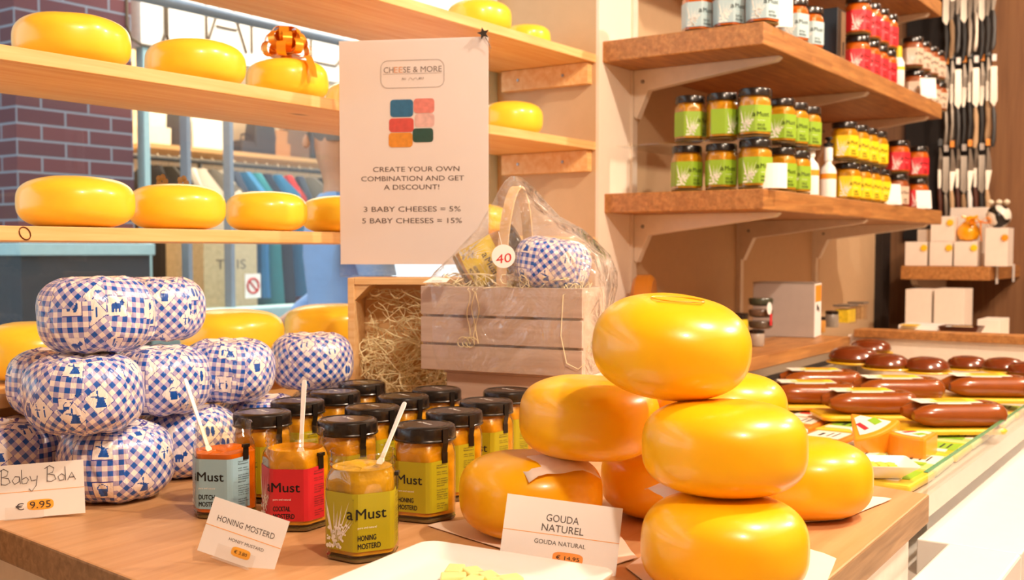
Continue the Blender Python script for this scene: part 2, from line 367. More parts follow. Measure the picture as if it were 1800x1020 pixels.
gp = -.6+.356
MB().box((-LC/2-.25, -.6+.281, T-.115), (.5, .090, .05)).build('bumper_ledge', WHITEG, case, bevel=.004)
MB().box((-LC/2-.25, -.6+.262, (T-.14)/2), (.5, .05, T-.14)).build('body', mat('case_white', '#f5ece2', .3), case)
g = MB().box((cm, gp, T-.045), (LC, .006, .092)).build('glass_front', GLASS, case)
MB().box((cm, gp, T+.0018), (LC, .006, .0014)).build('glass_edge', mat('green_glass_edge', '#4f9a6a', .2), g)
MB().box((cm, gp-.055, T-.115), (LC, .13, .05)).build('bumper_ledge', WHITEG, case, bevel=.002)
MB().box((cm, gp+.02, (T-.14)/2), (LC, .16, T-.14)).build('body', mat('case_white', '#f5ece2', .3), case)
MB().box((LC/2-.1, -.25, T+.0), (.07, .0015, .07)).build('price_sticker', WHITE, g) if False else None
# ================================================================ street and the shop opposite
PF = 4.05; ZS = -1.05
o = slabF('ground_street', -6, 12, 1.9, 8.5, ZS-.1, ZS, mat('paving', '#8b8580', .8, bump=.2, var=.1))
def brick(name):
    m = bpy.data.materials.new(name); m.use_nodes = True; N, L = nodes(m); b = N['Principled BSDF']; b.inputs['Roughness'].default_value = .85
    tc = N.new('ShaderNodeTexCoord'); sx = N.new('ShaderNodeSeparateXYZ'); L.new(tc.outputs['Object'], sx.inputs[0]); ad = N.new('ShaderNodeMath'); ad.operation = 'ADD'; L.new(sx.outputs[0], ad.inputs[0]); L.new(sx.outputs[1], ad.inputs[1])
    cx = N.new('ShaderNodeCombineXYZ'); L.new(ad.outputs[0], cx.inputs[0]); L.new(sx.outputs[2], cx.inputs[1])
    bt = N.new('ShaderNodeTexBrick'); bt.inputs['Scale'].default_value = 1; bt.inputs['Brick Width'].default_value = .215; bt.inputs['Row Height'].default_value = .064; bt.inputs['Mortar Size'].default_value = .0055; bt.inputs['Mortar Smooth'].default_value = .3
    bt.inputs['Color1'].default_value = (*lin('#6e3d42'), 1); bt.inputs['Color2'].default_value = (*lin('#4d3440'), 1); bt.inputs['Mortar'].default_value = (*lin('#7f8794'), 1); L.new(cx.outputs[0], bt.inputs['Vector'])
    L.new(bt.outputs[0], b.inputs['Base Color']); bp = N.new('ShaderNodeBump'); bp.inputs['Strength'].default_value = .5; bp.inputs['Distance'].default_value = .01; bp.invert = True; L.new(bt.outputs['Fac'], bp.inputs['Height']); L.new(bp.outputs[0], b.inputs['Normal'])
    return m
BRICK = brick('red_brick')
def zf(px, py, p=PF):         # height over the counter seen at px,py on plane p
    a = atp(px, p, .3); y = -(py-CY)/F; x = (px-CX)/F
    t = a.y/(cP+y*sP); return .30+t*(-sP+y*cP)
def sF(px, p=PF): return sp(atp(px, p, .4))[0]
bp_ = empty('brick_pier', pt(sF(33), PF, ZS), ZR); tag(bp_, 'dark red brick pier across the street, seen through the window at far left', 'pier')
sw = sF(237)-sF(33)
MB().box((sw/2, .3, 2.6), (sw, .6, 5.2-2*(zf(100, 450)-ZS)+5.2 if False else 5.2)).build('brickwork', BRICK, bp_)
zpl = zf(120, 447)-ZS
MB().box((sw/2+.0, .27, zpl/2), (sw+.06, .66, zpl)).build('plinth', mat('dark_plinth', '#3a4148', .35), bp_)
MB().box((sw/2, .27, zpl+.02), (sw+.09, .70, .05)).build('ledge', BLUEP, bp_, bevel=.004)
slabF('wall_house_left', sF(33)-2.6, sF(33)-.06, PF+.45, PF+.6, ZS, 5, mat('pale_facade', '#a8bcc4', .6))
shop = empty('shop_front', pt(sF(237)+.05, PF, ZS), ZR); tag(shop, 'shop front across the street with a white fascia, pale blue sill and wide window', 'shop front')
SW = 3.6; zsill = zf(400, 541)-ZS; zfas = zf(229, 76)-ZS
MB().box((SW/2, .05, (zfas+5.2)/2), (SW, .1, 5.2-zfas)).build('fascia', mat('fascia_white', '#fbf4e8', .5), shop)
z0 = .0
m = MB(); m.box((SW/2, -.03, zsill-.045), (SW, .16, .09)); m.box((SW/2, .0, zsill-.12), (SW, .08, .05)); m.build('sill', BLUEP, shop, bevel=.008)
MB().box((SW/2, .06, (zsill-.14)/2), (SW, .08, zsill-.14)).build('stall_riser', mat('riser_blue', '#c4dde2', .5), shop)
MB().box((SW/2, .05, (zsill+zfas)/2), (SW, .008, zfas-zsill)).build('shop_window', GLASS, shop)
for px in (320, 396): MB().box((sF(px)-sF(237), .03, (zsill+zfas)/2+.3), (.022, .05, zfas-zsill+.6)).build('mullion', GREYP, shop)
MB().box((sF(246)-sF(237), .03, (zsill+zfas)/2), (.03, .05, zfas-zsill)).build('mullion', BLUEP, shop)
m = MB()
for ch, px, hh, ww in (('O', 246, .34, .20), ('U', 318, .34, .22), ('A', 388, .30, .24), ('I', 432, .30, .02), ('T', 478, .30, .2), ('D', 566, .30, .24)):
    x = sF(px)-sF(237); zb = zf(px, 62+(px-240)*.15+(14 if px < 300 else 22 if px < 350 else 0))-ZS
    cxm = x; hh_ = hh; R_ = .008
    if ch in 'OU':
        ln = [(-ww/2, hh_), (-ww/2, .07), (-ww/2+.02, .02), (-ww/2+.07, 0), (ww/2-.07, 0), (ww/2-.02, .02), (ww/2, .07), (ww/2, hh_)]
        if ch == 'O': ln = ln+[(-ww/2, hh_)]
        L_ = [ln]
    elif ch == 'A': L_ = [[(-ww/2, 0), (0, hh_), (ww/2, 0)], [(-ww/4, .1), (ww/4, .1)]]
    elif ch == 'I': L_ = [[(0, 0), (0, hh_)]]
    elif ch == 'T': L_ = [[(0, 0), (0, hh_)], [(-ww/2, hh_), (ww/2, hh_)]]
    else: L_ = [[(-ww/2, 0), (-ww/2, hh_), (ww/2-.06, hh_), (ww/2, hh_-.06), (ww/2, .06), (ww/2-.06, 0), (-ww/2, 0)]]
    for ln in L_:
        for a, b in zip(ln, ln[1:]): m.tube([(cxm+a[0], -.004, zb+a[1]), (cxm+b[0], -.004, zb+b[1])], R_*.8, 6)
m.build('fascia_lettering', mat('letter_bronze', '#5b4a34', .4), shop)
slabF('wall_shop_rear', sF(237)-.1, sF(237)+SW, 6.3, 6.4, ZS, 2.2, mat('shop_wall', '#e2c79f', .7)); slabF('wall_shop_left', sF(237)+.06, sF(237)+.10, PF+.62, 6.3, ZS, 2.2, MATS['shop_wall'])
slabF('floor_shop', sF(237), sF(237)+SW, PF+.1, 6.3, ZS, ZS+.05, mat('shop_floor', '#8a6d4e', .6)); slabF('ceiling_shop', sF(237)+.1, sF(237)+SW, PF+.1, 6.3, 2.1, 2.2, MATS['shop_wall'])
rail = MB().tube([(0, 0, 0), (3.5, 0, 0)], .022, 12).build('awning_bar', GREYP, smooth=True, rz=ZR); rail.location = pt(sF(240, 3.4), 3.4, zf(450, 38, 3.4)); tag(rail, 'grey awning bar running in front of the white shop fascia', 'bar')
for i, px in enumerate((505, 700)):
    pass
# ---- goods in the shop opposite
def garment(i, s, p, z, col, L_, lab):
    n = 10; rs = []
    random.seed(i)
    for k in range(7):
        t = k/6; wd = (.03+.19*min(1, t*5))*(1+.12*math.sin(i+3*t)); dp = .03+.02*t
        rs.append([(wd*math.cos(2*math.pi*a/n)*(1+.08*math.sin(3*a+i)), dp*math.sin(2*math.pi*a/n)*(1+.25*math.sin(5*a+i)), -t*L_-.04) for a in range(n)])
    root = empty('hanging_garment', pt(s, p, z), ZR+math.pi/2+random.uniform(-.5, .5)); tag(root, lab, 'garment', 'clothes on the rail in the shop opposite')
    MB().rings(rs).build('cloth', col, root, smooth=True)
    MB().tube([(0, 0, -.05), (0, 0, -.01), (.012, 0, .012), (0, 0, .024), (-.012, 0, .012)], .003, 5).build('hanger_hook', STEEL, root)
cols = [('#d9d4cc', 'off-white'), ('#1d1a1c', 'black'), ('#6c6a68', 'grey'), ('#24344f', 'navy'), ('#1f6fa8', 'bright blue'), ('#b32b30', 'red'), ('#2b8ca0', 'teal'), ('#3a3630', 'charcoal')]
railo = empty('clothes_rail', pt(sF(250), 5.0, zf(420, 290, 5.0)), ZR); tag(railo, 'dark clothes rail with hanging garments behind the shop window opposite', 'rail')
MB().tube([(0, 0, 0), (2.3, 0, 0)], .014, 8).build('bar', mat('dark_metal', '#3c3a3a', .4, metal=.5), railo)
for x in (.02, 1.1, 2.28): MB().tube([(x, 0, 0), (x, 0, -(zf(420, 290, 5.0)-ZS)+.052)], .012, 8).build('post', MATS['dark_metal'], railo)
zr = zf(420, 290, 5.0)
seq = [1, 1, 7, 1, 0, 0, 2, 0, 3, 4, 6, 3, 4, 5, 3, 2, 1, 5]
for i, c in enumerate(seq):
    px = 262+i*19
    q = sp(atp(px, 5.0, .1))[0]
    garment(i, q, 5.0, zr, mat('cloth_'+cols[c][1].replace(' ', '_').replace('-', '_'), cols[c][0], .9, bump=.3, bscale=12), .75+.1*(i % 3), '%s garment on the rail across the street, number %d from the brick pier' % (cols[c][1], i+1) if False else '%s garment hanging %s on the rail in the shop opposite' % (cols[c][1], ['first next to the brick pier', 'second from the brick pier', 'third from the brick pier', 'fourth from the brick pier', 'fifth from the brick pier', 'sixth from the brick pier', 'seventh from the brick pier', 'eighth from the brick pier', 'ninth from the brick pier', 'tenth from the brick pier', 'eleventh from the brick pier', 'twelfth from the brick pier', 'eighth from the person outside', 'seventh from the person outside', 'sixth from the person outside', 'fifth from the person outside', 'fourth from the person outside', 'third from the person outside'][i]))
zsh = zf(450, 272, 6.0)
sho = slabF('bag_shelf', sF(245, 6.0), sF(245, 6.0)+3.0, 5.9, 6.29, zsh-.03, zsh, mat('shelf_tan', '#c89a62', .6), kind=None); tag(sho, 'tan shelf with handbags on the rear wall of the shop opposite', 'shelf')
def bag(px, w_, h_, col, lab, handle=.1):
    q = sp(atp(px, 6.05, zsh))[0]; root = empty('handbag', pt(q, 6.05, zsh), ZR); tag(root, lab, 'bag', 'handbags on the shelf opposite')
    MB().rings([[(a*w_/2*t, b*.06*t, z) for a, b in ((-1, -1), (1, -1), (1, 1), (-1, 1))] for z, t in ((0, 1), (h_*.5, 1.03), (h_, .82))]).build('bag_body', col, root, bevel=.01)
    MB().tube([(-w_*.25, 0, h_), (-w_*.22, 0, h_+handle*.8), (0, 0, h_+handle), (w_*.22, 0, h_+handle*.8), (w_*.25, 0, h_)], .008, 6).build('handle', col, root, smooth=True)
BR1 = mat('dark_leather', '#2c1f1a', .5); BR2 = mat('brown_leather', '#74502c', .5); BR3 = mat('tan_leather', '#b77a3c', .5); CRM = mat('cream_fabric', '#eadfc8', .7)
for a in ((268, .22, .24, CRM, 'cream bag with a long looped handle beside the brick pier', .4), (303, .2, .26, BR1, 'dark leather bag left of the white poster bag opposite'), (365, .34, .38, mat('white_bag', '#f4efe2', .6), 'large white carrier bag on the shelf opposite', .1),
          (432, .18, .1, BR1, 'low dark bag right of the white carrier bag', .05), (458, .2, .28, BR1, 'tall black bag in the middle of the shelf opposite', .06), (488, .16, .2, BR3, 'tan bag with pointed handles right of the tall black bag', .12), (515, .24, .22, BR2, 'brown satchel on the shelf opposite', .04), (552, .2, .22, BR1, 'dark bag nearest the person outside', .05)):
    bag(*a)
db = empty('display_block', pt(sF(372, 4.6), 4.6, ZS+.05), ZR); tag(db, 'pale wooden display block with grey lettering low in the window opposite', 'display block')
hb = zf(380, 425, 4.6)-ZS-.05
MB().box((0, 0, hb/2), (.36, .3, hb)).build('block', mat('pale_block', '#cbb591', .7, var=.12), db)
m = MB(); add_text(m, 'THIS', .2, .05, upright(0, -.151, hb-.12)); m.build('block_lettering', INK, db)
ns = empty('no_smoking_sign', pt(sF(453, PF-.0), PF+.04, zf(453, 503)), ZR); tag(ns, 'small white sign with a red crossed circle stuck low in the window opposite', 'sign')
MB().box((0, 0, 0), (.10, .003, .12)).build('plate', WHITE, ns)
m = MB(); m.tube([(.036*math.cos(a), -.003, .036*math.sin(a)) for a in [i*math.pi/12 for i in range(25)]], .005, 6); m.tube([(-.025, -.003, .025), (.025, -.003, -.025)], .004, 6); m.build('red_symbol', REDINK, ns)
# ---- the person passing outside
def skin_body(name, pts, edges, m, parent, sub=2, root=0):
    me = bpy.data.meshes.new(name); me.from_pydata([p[:3] for p in pts], edges, []); o = bpy.data.objects.new(name, me); C.objects.link(o); o.parent = parent
    md = o.modifiers.new('skin', 'SKIN'); md.use_smooth_shade = True
    sv = me.skin_vertices[0].data if me.skin_vertices else None
    if sv is None:
        return o
    for i, p in enumerate(pts): r = p[3]; sv[i].radius = r if isinstance(r, tuple) else (r, r); sv[i].use_root = (i == root)
    s = o.modifiers.new('sub', 'SUBSURF'); s.levels = s.render_levels = sub
    me.materials.append(m); return o
def body_from(name, chains, m, parent, sub=1):
    """one continuous surface per garment: tapered chains grown with skin"""
    import bmesh
    bm = bmesh.new(); lay = bm.verts.layers.skin.verify(); idx = {}; first = True
    for ch in chains:
        prev = None
        for key, x, y, z, r in ch:
            if key in idx: v = idx[key]
            else:
                v = bm.verts.new((x, y, z)); rr = r if isinstance(r, tuple) else (r, r); v[lay].radius = rr; v[lay].use_root = first; first = False; idx[key] = v
            if prev is not None and prev is not v:
                try: bm.edges.new((prev, v))
                except ValueError: pass
            prev = v
    me = bpy.data.meshes.new(name); bm.to_mesh(me); bm.free(); o = bpy.data.objects.new(name, me); C.objects.link(o); o.parent = parent
    md = o.modifiers.new('skin', 'SKIN'); md.use_smooth_shade = True; s = o.modifiers.new('sub', 'SUBSURF'); s.levels = s.render_levels = sub
    me.materials.append(m); return o
pv = at(603, 3.75, 0); per = empty('person', (pv.x, pv.y, T+ZS), math.radians(-60)); tag(per, 'person in a pale blue shirt and dark trousers walking past outside, partly behind the poster', 'person')
SK = mat('skin', '#d79f7c', .5, sss=.1); SH = mat('blue_shirt', '#93b3dd', .8, bump=.5, bscale=9, stretch=(1, 1, 3)); TR = mat('dark_trousers', '#33302f', .8); HR = mat('grey_hair', '#8b8079', .8, bump=.8, bscale=60)
H = .06
chb = [[('pel', 0, 0, .96+H, (.13, .10)), ('wa', 0, 0, 1.10+H, (.12, .09)), ('ch', 0, -.01, 1.32+H, (.15, .11)), ('nk0', 0, 0, 1.47+H, (.07, .07)), ('nk', 0, -.01, 1.53+H, .052), ('jaw', 0, -.03, 1.60+H, (.062, .07)), ('hd', 0, -.02, 1.68+H, (.078, .095)), ('tp', 0, -.01, 1.76+H, (.05, .06))],
       [('ch', 0, 0, 0, 0), ('sl', -.17, 0, 1.42+H, .055), ('el', -.24, .06, 1.14+H, .042), ('wl', -.20, -.16, 1.02+H, .028), ('pl', -.19, -.22, 1.00+H, (.036, .018))],
       [('ch', 0, 0, 0, 0), ('sr', .17, 0, 1.42+H, .055), ('er', .24, .05, 1.14+H, .042), ('wr', .22, -.14, .98+H, .028), ('pr', .21, -.20, .96+H, (.036, .018))],
       [('pel', 0, 0, 0, 0), ('hl', -.09, 0, .90+H, .085), ('kl', -.10, -.12, .50+H, .058), ('al', -.10, .02, .13+H, .04), ('tl', -.10, -.12, .06, .035)],
       [('pel', 0, 0, 0, 0), ('hr', .09, 0, .90+H, .085), ('kr', .10, .02, .50+H, .058), ('ar', .10, .16, .15+H, .04), ('tr', .10, .06, .06, .035)]]
fing = [[('pl', 0, 0, 0, 0), ('f%d' % k, -.215+.017*k, -.262-.008*(1-abs(k-1.5)/2), .995+H, .0085), ('g%d' % k, -.215+.017*k, -.288-.008*(1-abs(k-1.5)/2), .98+H, .0075)] for k in range(4)]+[[('pl', 0, 0, 0, 0), ('th', -.148, -.235, 1.0+H, .009), ('ti', -.142, -.258, .99+H, .008)]]
body_from('body', chb+fing, SK, per, 1)
body_from('shirt', [[('a', 0, 0, .94+H, (.155, .125)), ('b', 0, 0, 1.12+H, (.15, .12)), ('c', 0, -.01, 1.32+H, (.17, .13)), ('d', 0, 0, 1.46+H, (.085, .085))],
                    [('c', 0, 0, 0, 0), ('e', -.17, 0, 1.42+H, .075), ('f', -.245, .06, 1.14+H, .064), ('g', -.21, -.12, 1.035+H, .045)],
                    [('c', 0, 0, 0, 0), ('h', .17, 0, 1.42+H, .075), ('i', .245, .05, 1.14+H, .064), ('j', .225, -.10, 1.0+H, .045)]], SH, per, 2)
body_from('trousers', [[('a', 0, 0, .97+H, (.148, .12)), ('b', -.09, 0, .86+H, .10), ('c', -.10, -.12, .50+H, .075), ('d', -.10, .02, .12+H, .06)], [('a', 0, 0, 0, 0), ('e', .09, 0, .86+H, .10), ('f', .10, .02, .50+H, .075), ('g', .10, .16, .14+H, .06)]], TR, per, 1)
hm = MB(); rs = []
for k in range(9):
    a = math.pi*(k/8)*.62; rs.append([( .088*math.sin(a+.05)*math.cos(b), .005+.108*math.sin(a+.05)*math.sin(b), 1.70+H+.105*math.cos(a)) for b in [i*math.pi/8 for i in range(16)]])
hm.rings(rs, True, False); hm.build('hair', HR, per, smooth=True)
# extra: face features
fm = MB(); fm.lathe([(.0, -.02), (.012, -.012), (.014, 0), (.008, .02), (0, .03)], 8, Matrix.Translation((0, -.128, 1.655+H))); fm.build('nose', SK, per, smooth=True)
em = MB()
for sx in (-1, 1): em.lathe([(0, -.018), (.012, -.01), (.016, .005), (.01, .02), (0, .024)], 8, Matrix.Translation((sx*.086, -.01, 1.665+H)))
em.build('ears', SK, per, smooth=True)
# ================================================================ yellow wax cheeses
def cheese_mat(name, c):
    m = mat(name, c, .30, bump=.10, bscale=22, var=.05, coat=.25, sss=.15)
    return m
WAX = cheese_mat('yellow_wax', '#ffba0c'); WAXP = cheese_mat('pale_yellow_wax', '#ffd338')
def cheese_mesh(name, R, h, n=2.5, seed=0, segs=128):
    mb = MB(); K = 44; prof = []
    for k in range(K+1):
        a = -math.pi/2+math.pi*k/K
        r = R*abs(math.cos(a))**(2/n) if 0 < k < K else 0.0008; z = h/2*math.copysign(abs(math.sin(a))**(2/n), math.sin(a))
        z = max(-h*.482, min(h*.49, z)); prof.append((r, z))
    rs = []
    for r, z in prof:
        ring = []
        for i in range(segs):
            t = 2*math.pi*i/segs; f = 1+.012*noise.noise(Vector((2*math.cos(t)+seed, 2*math.sin(t), z*14)))
            ring.append((r*f*math.cos(t), r*f*math.sin(t), z+h*.482+.0012*noise.noise(Vector((r*25*math.cos(t), r*25*math.sin(t), seed+7*z)))))
        rs.append(ring)
    mb.rings(rs); me = mb.mesh(name); me.polygons.foreach_set('use_smooth', [True]*len(me.polygons)); return me
CM = [cheese_mesh('cheese_wheel', .0725, .086, 2.9, s) for s in (0, 5, 9)]+[cheese_mesh('cheese_wheel', .0725, .086, 2.45, 12)]
def cheese(loc, R, h, label, cat='cheese', group=None, rot=(0, 0, 0), m=WAX, k=0):
    me = CM[k % 3] if k < 3 else CM[3]
    if not me.materials: me.materials.append(WAX)
    o = bpy.data.objects.new('wax_cheese', me); C.objects.link(o); o.location = loc; o.scale = (R/.0725, R/.0725, h/.086); o.rotation_euler = rot
    if m is not WAX:
        o.material_slots[0].link = 'OBJECT'; o.material_slots[0].material = m
    tag(o, label, cat, group); return o
G = 'yellow wax cheeses stacked on the counter'; HC = .086
cheese(at(1272, .935, 0.001), .0730, HC, 'large yellow cheese wheel at the bottom front of the stack, nearest of all', group=G, rot=(0, 0, .4))
cheese(at(1272, .962, HC*.965+.001), .0735, HC*.96, 'yellow cheese wheel lying directly on the nearest bottom wheel', group=G, rot=(0, .02, 1.4), k=1)
topc = cheese(at(1172, 1.018, HC*1.93-.001), .0745, HC*1.10, 'yellow cheese wheel crowning the stack, with an oval stamp on its top', group=G, rot=(.13, .07, 0), k=3)
st = MB(); ring = [(.024*math.cos(a), .013*math.sin(a), 0) for a in [i*math.pi/16 for i in range(33)]]; st.tube([(x+.0, y-.012, .0843) for x, y, _ in ring], .0005, 4); st.ribbon([(-.020, -.022, .0844), (.0, -.0245, .0846), (.022, -.022, .0844)], .0012, .0004, (0, 1, 0))
st.build('stamped_oval', mat('wax_stamp', '#e89a04', .4), topc)
cheese(at(1034, 1.125, HC*.965+.001), .0735, HC, 'yellow cheese wheel on the left of the middle tier, just behind the price card', group=G, rot=(0, .03, .2), k=2)
cheese(at(1266, 1.168, HC*.965+.001), .0715, HC, 'yellow cheese wheel at the rear of the middle tier, only its right shoulder in view', group=G, k=1)
cheese(at(933, 1.135, .001), .0762, HC, 'yellow cheese wheel at the left of the bottom tier, beside the mustard jars', group=G, rot=(0, 0, 1), k=1)
cheese(at(1166, 1.215, .001), .0715, HC, 'yellow cheese wheel in the shadow in the middle of the bottom tier', group=G, rot=(0, 0, 2))
cheese(at(1415, 1.215, .001), .0735, HC, 'yellow cheese wheel at the right of the bottom tier, on its own white paper', group=G, rot=(0, 0, 3), k=2)
GW = 'yellow cheeses on the window shelves'
def wcheese(px, k, R, h, lab, dp=.10, kk=0, m=WAXP):
    z = zshelf(k)+.0005; return cheese(atp(px, 1.30+dp, z), R, h, lab, group=GW, m=m, k=kk, rot=(0, 0, px*.1))
wcheese(128, 1, .0795, .0765, 'yellow wheel on the upper window shelf at far left, in front of the brick pier')
wcheese(345, 1, .0775, .0750, 'yellow wheel on the upper window shelf between the far left one and the ribboned one', kk=1)
rb = wcheese(506, 1, .0710, .0740, 'yellow wheel topped by a copper bow on the upper window shelf', kk=2)
wcheese(640, 1, .074, .070, 'yellow wheel mostly hidden behind the left edge of the poster', dp=.14)
wcheese(900, 1, .0705, .0790, 'yellow wheel to the right of the poster on the upper window shelf', kk=1)
wcheese(135, 2, .0805, .0755, 'yellow wheel at far left of the shelf above the checked cheeses', kk=2)
wcheese(312, 2, .0740, .0730, 'second yellow wheel of the lower shelf, with two little flower picks behind its rim', kk=1)
wcheese(469, 2, .0690, .0700, 'third yellow wheel of the lower shelf, half in shadow')
wcheese(597, 2, .0700, .0700, 'fourth yellow wheel of the lower shelf, cut off by the poster', kk=1)
wcheese(838, 2, .0700, .0700, 'yellow wheel peeping out between the poster and the gift basket', kk=2)
wcheese(842, 0, .0710, .0740, 'large yellow wheel on the topmost window shelf, above the poster', kk=1)
wcheese(926, 0, .0560, .0620, 'low yellow cheese at the right end of the topmost window shelf', dp=.12)
for px, R_, lab, dp in ((66, .078, 'pale yellow wheel on the lowest board at far left, behind the checked cheeses', .10), (410, .086, 'yellow wheel on the lowest board behind the two middle checked cheeses', .12), (583, .086, 'yellow wheel on the lowest board behind the right-hand checked cheese', .12)):
    cheese(atp(px, 1.30+dp, .1195), R_, .083, lab, group='yellow cheeses on the lowest board', m=WAXP, rot=(0, 0, px))
# little flower picks
for px, lab in ((286, 'small flower pick, left of the two behind the second wheel'), (323, 'small flower pick, right of the two behind the second wheel')):
    v = atp(px, 1.485, zshelf(2)); fp = empty('flower_pick', v, ZR); tag(fp, lab, 'decoration', 'flower picks')
    MB().tube([(0, 0, 0), (0, 0, .075)], .0012, 5).build('stem', mat('pick_green', '#6d6a2c', .6), fp)
    m = MB(); [m.lathe([(.001, -.001), (.006, 0), (.001, .002)], 8, Matrix.Translation((.007*math.cos(a), 0, .082+.007*math.sin(a))) @ Matrix.Rotation(math.pi/2, 4, 'X')) for a in [i*2*math.pi/5 for i in range(5)]]
    m.build('petals', mat('pick_brown', '#8a6a3c', .6), fp)
# copper gift bow
bowm = mat('copper_ribbon', '#ffab30', .22, metal=.5)
v = rb.location+Vector((0, -.01, .0742)); bow = empty('gift_bow', v, 0); bow.scale = (1.2, 1.2, 1.35); tag(bow, 'shiny copper gift bow on a yellow wheel of the upper window shelf', 'bow')
random.seed(3)
for ring_, (cnt, el, ln, wd) in enumerate(((8, 12, .036, .013), (7, 38, .035, .013), (5, 62, .036, .013), (1, 88, .034, .014))):
    for j in range(cnt):
        az = 2*math.pi*j/cnt+ring_*.5; e = math.radians(el+random.uniform(-6, 6)); P = []
        for k in range(13):
            t = k/12; a = math.pi*t; out_ = ln*math.sin(a)**.8; side = .009*math.sin(2*a)
            d = Vector((math.cos(az)*math.cos(e), math.sin(az)*math.cos(e), math.sin(e))); n_ = Vector((-math.cos(az)*math.sin(e), -math.sin(az)*math.sin(e), math.cos(e)))
            P.append(d*out_+n_*side+Vector((0, 0, .006)))
        MB().ribbon(P, wd, .0004, (-math.sin(az), math.cos(az), 0)).build('ribbon_loop', bowm, bow, smooth=True)
MB().ribbon([(0, 0, .002), (.02, -.012, .003), (.038, -.03, -.002), (.045, -.042, -.016), (.048, -.046, -.03)], .014, .0005, (.6, .8, 0)).build('ribbon_tail', bowm, bow, smooth=True)
MB().lathe([(.008, 0), (.008, .004), (.002, .008)], 12).build('bow_base', bowm, bow)
# ================================================================ blue checked baby cheeses
def check_material():
    m = bpy.data.materials.new('delft_check_wrap'); m.use_nodes = True; N, L = nodes(m); b = N['Principled BSDF']
    b.inputs['Roughness'].default_value = .30; b.inputs['Coat Weight'].default_value = .5; b.inputs['Coat Roughness'].default_value = .1
    uv = N.new('ShaderNodeUVMap'); uv.uv_map = 'UVMap'; sx = N.new('ShaderNodeSeparateXYZ'); L.new(uv.outputs[0], sx.inputs[0])
    def M(op, a, b_=None):
        n = N.new('ShaderNodeMath'); n.operation = op
        for i, x in enumerate((a, b_)):
            if x is None: continue
            if isinstance(x, (int, float)): n.inputs[i].default_value = x
            else: L.new(x, n.inputs[i])
        return n.outputs[0]
    su = M('LESS_THAN', M('FRACT', sx.outputs[0]), .5); sv = M('LESS_THAN', M('FRACT', sx.outputs[1]), .5)
    one = M('MAXIMUM', su, sv); both = M('MULTIPLY', su, sv)
    def mix(f, a, b_):
        n = N.new('ShaderNodeMix'); n.data_type = 'RGBA'; L.new(f, n.inputs['Factor'])
        for k, x in (('A', a), ('B', b_)):
            if isinstance(x, str): n.inputs[k].default_value = (*lin(x), 1)
            else: L.new(x, n.inputs[k])
        return n.outputs['Result']
    c = mix(one, '#fff3ea', '#b7add4'); c = mix(both, c, '#0c58b8')
    at_ = N.new('ShaderNodeAttribute'); at_.attribute_name = 'mask'; sc = N.new('ShaderNodeSeparateColor'); L.new(at_.outputs['Color'], sc.inputs[0])
    c = mix(M('GREATER_THAN', sc.outputs[1], .5), c, '#fdf0e8'); c = mix(M('GREATER_THAN', sc.outputs[0], .5), c, '#0b52ad'); c = mix(M('GREATER_THAN', sc.outputs[2], .5), c, '#3d3f9e')
    L.new(c, b.inputs['Base Color'])
    tc = N.new('ShaderNodeTexCoord'); mp = N.new('ShaderNodeMapping'); mp.inputs['Scale'].default_value = (1, 1, .5); L.new(tc.outputs['Object'], mp.inputs[0])
    nz = N.new('ShaderNodeTexNoise'); nz.inputs['Scale'].default_value = 38; nz.inputs['Detail'].default_value = 5; nz.inputs['Distortion'].default_value = 1.6; L.new(mp.outputs[0], nz.inputs['Vector'])
    bp = N.new('ShaderNodeBump'); bp.inputs['Strength'].default_value = .85; bp.inputs['Distance'].default_value = .004; L.new(nz.outputs['Fac'], bp.inputs['Height'])
    L.new(bp.outputs[0], b.inputs['Normal']); L.new(bp.outputs[0], b.inputs['Coat Normal'])
    return m
CHECK = check_material()
def motif(kind, x, y):
    """silhouettes in [-1,1]^2 -> mask of blue"""
    e = lambda cx, cy, rx, ry: ((x-cx)/rx)**2+((y-cy)/ry)**2 < 1
    bx = lambda x0, x1, y0, y1: (x > x0) & (x < x1) & (y > y0) & (y < y1)
    def seg(x0, y0, x1, y1, w_):
        dx, dy = x1-x0, y1-y0; t = np.clip(((x-x0)*dx+(y-y0)*dy)/(dx*dx+dy*dy), 0, 1); return (x-x0-t*dx)**2+(y-y0-t*dy)**2 < w_*w_
    out = np.zeros_like(x, bool); k = kind
    defs = {
        0: (e(0, .28, .3, .42) & (y < .5+.22*np.abs(np.sin(x*9)))) | seg(0, -.1, -.06, -.8, .07) | e(.14, -.5, .2, .09),                      # tulip
        1: seg(-.75, .35, .55, .1, .07) | seg(-.2, .85, -.02, -.35, .07) | ((y < .2) & (y > -.7) & (np.abs(x-.15) < .22+(.2-y)*.38)),        # windmill
        2: e(-.32, .05, .27, .6) | e(.34, -.02, .27, .6),                                                                                    # clogs
        3: ((y < .3) & (y > -.7) & (np.abs(x) < .36+(y+.7)*.16)) | ((np.abs(np.hypot(x, (y-.3)*1.1)-.48) < .05) & (y > .3)),                 # bucket
        4: e(-.2, .0, .5, .33) | e(.45, .3, .25, .25) | bx(-.62, -.42, -.6, 0) | bx(.05, .25, -.6, 0) | e(.5, .55, .1, .12) | bx(-.3, -.12, -.6, 0),  # cow
        5: e(-.28, .1, .26, .34) | e(.28, .1, .26, .34) | e(-.2, .58, .2, .2) | e(.2, .6, .2, .2) | ((y < .0) & (y > -.72) & (np.abs(x) < .55)),     # couple
        6: e(-.45, -.3, .09, .35) | e(.4, -.15, .12, .42) | e(.4, .4, .1, .1) | seg(-.8, .1, .1, .2, .04) | seg(-.5, .7, -.3, -.6, .05),              # farmers
    }
    return defs[k]
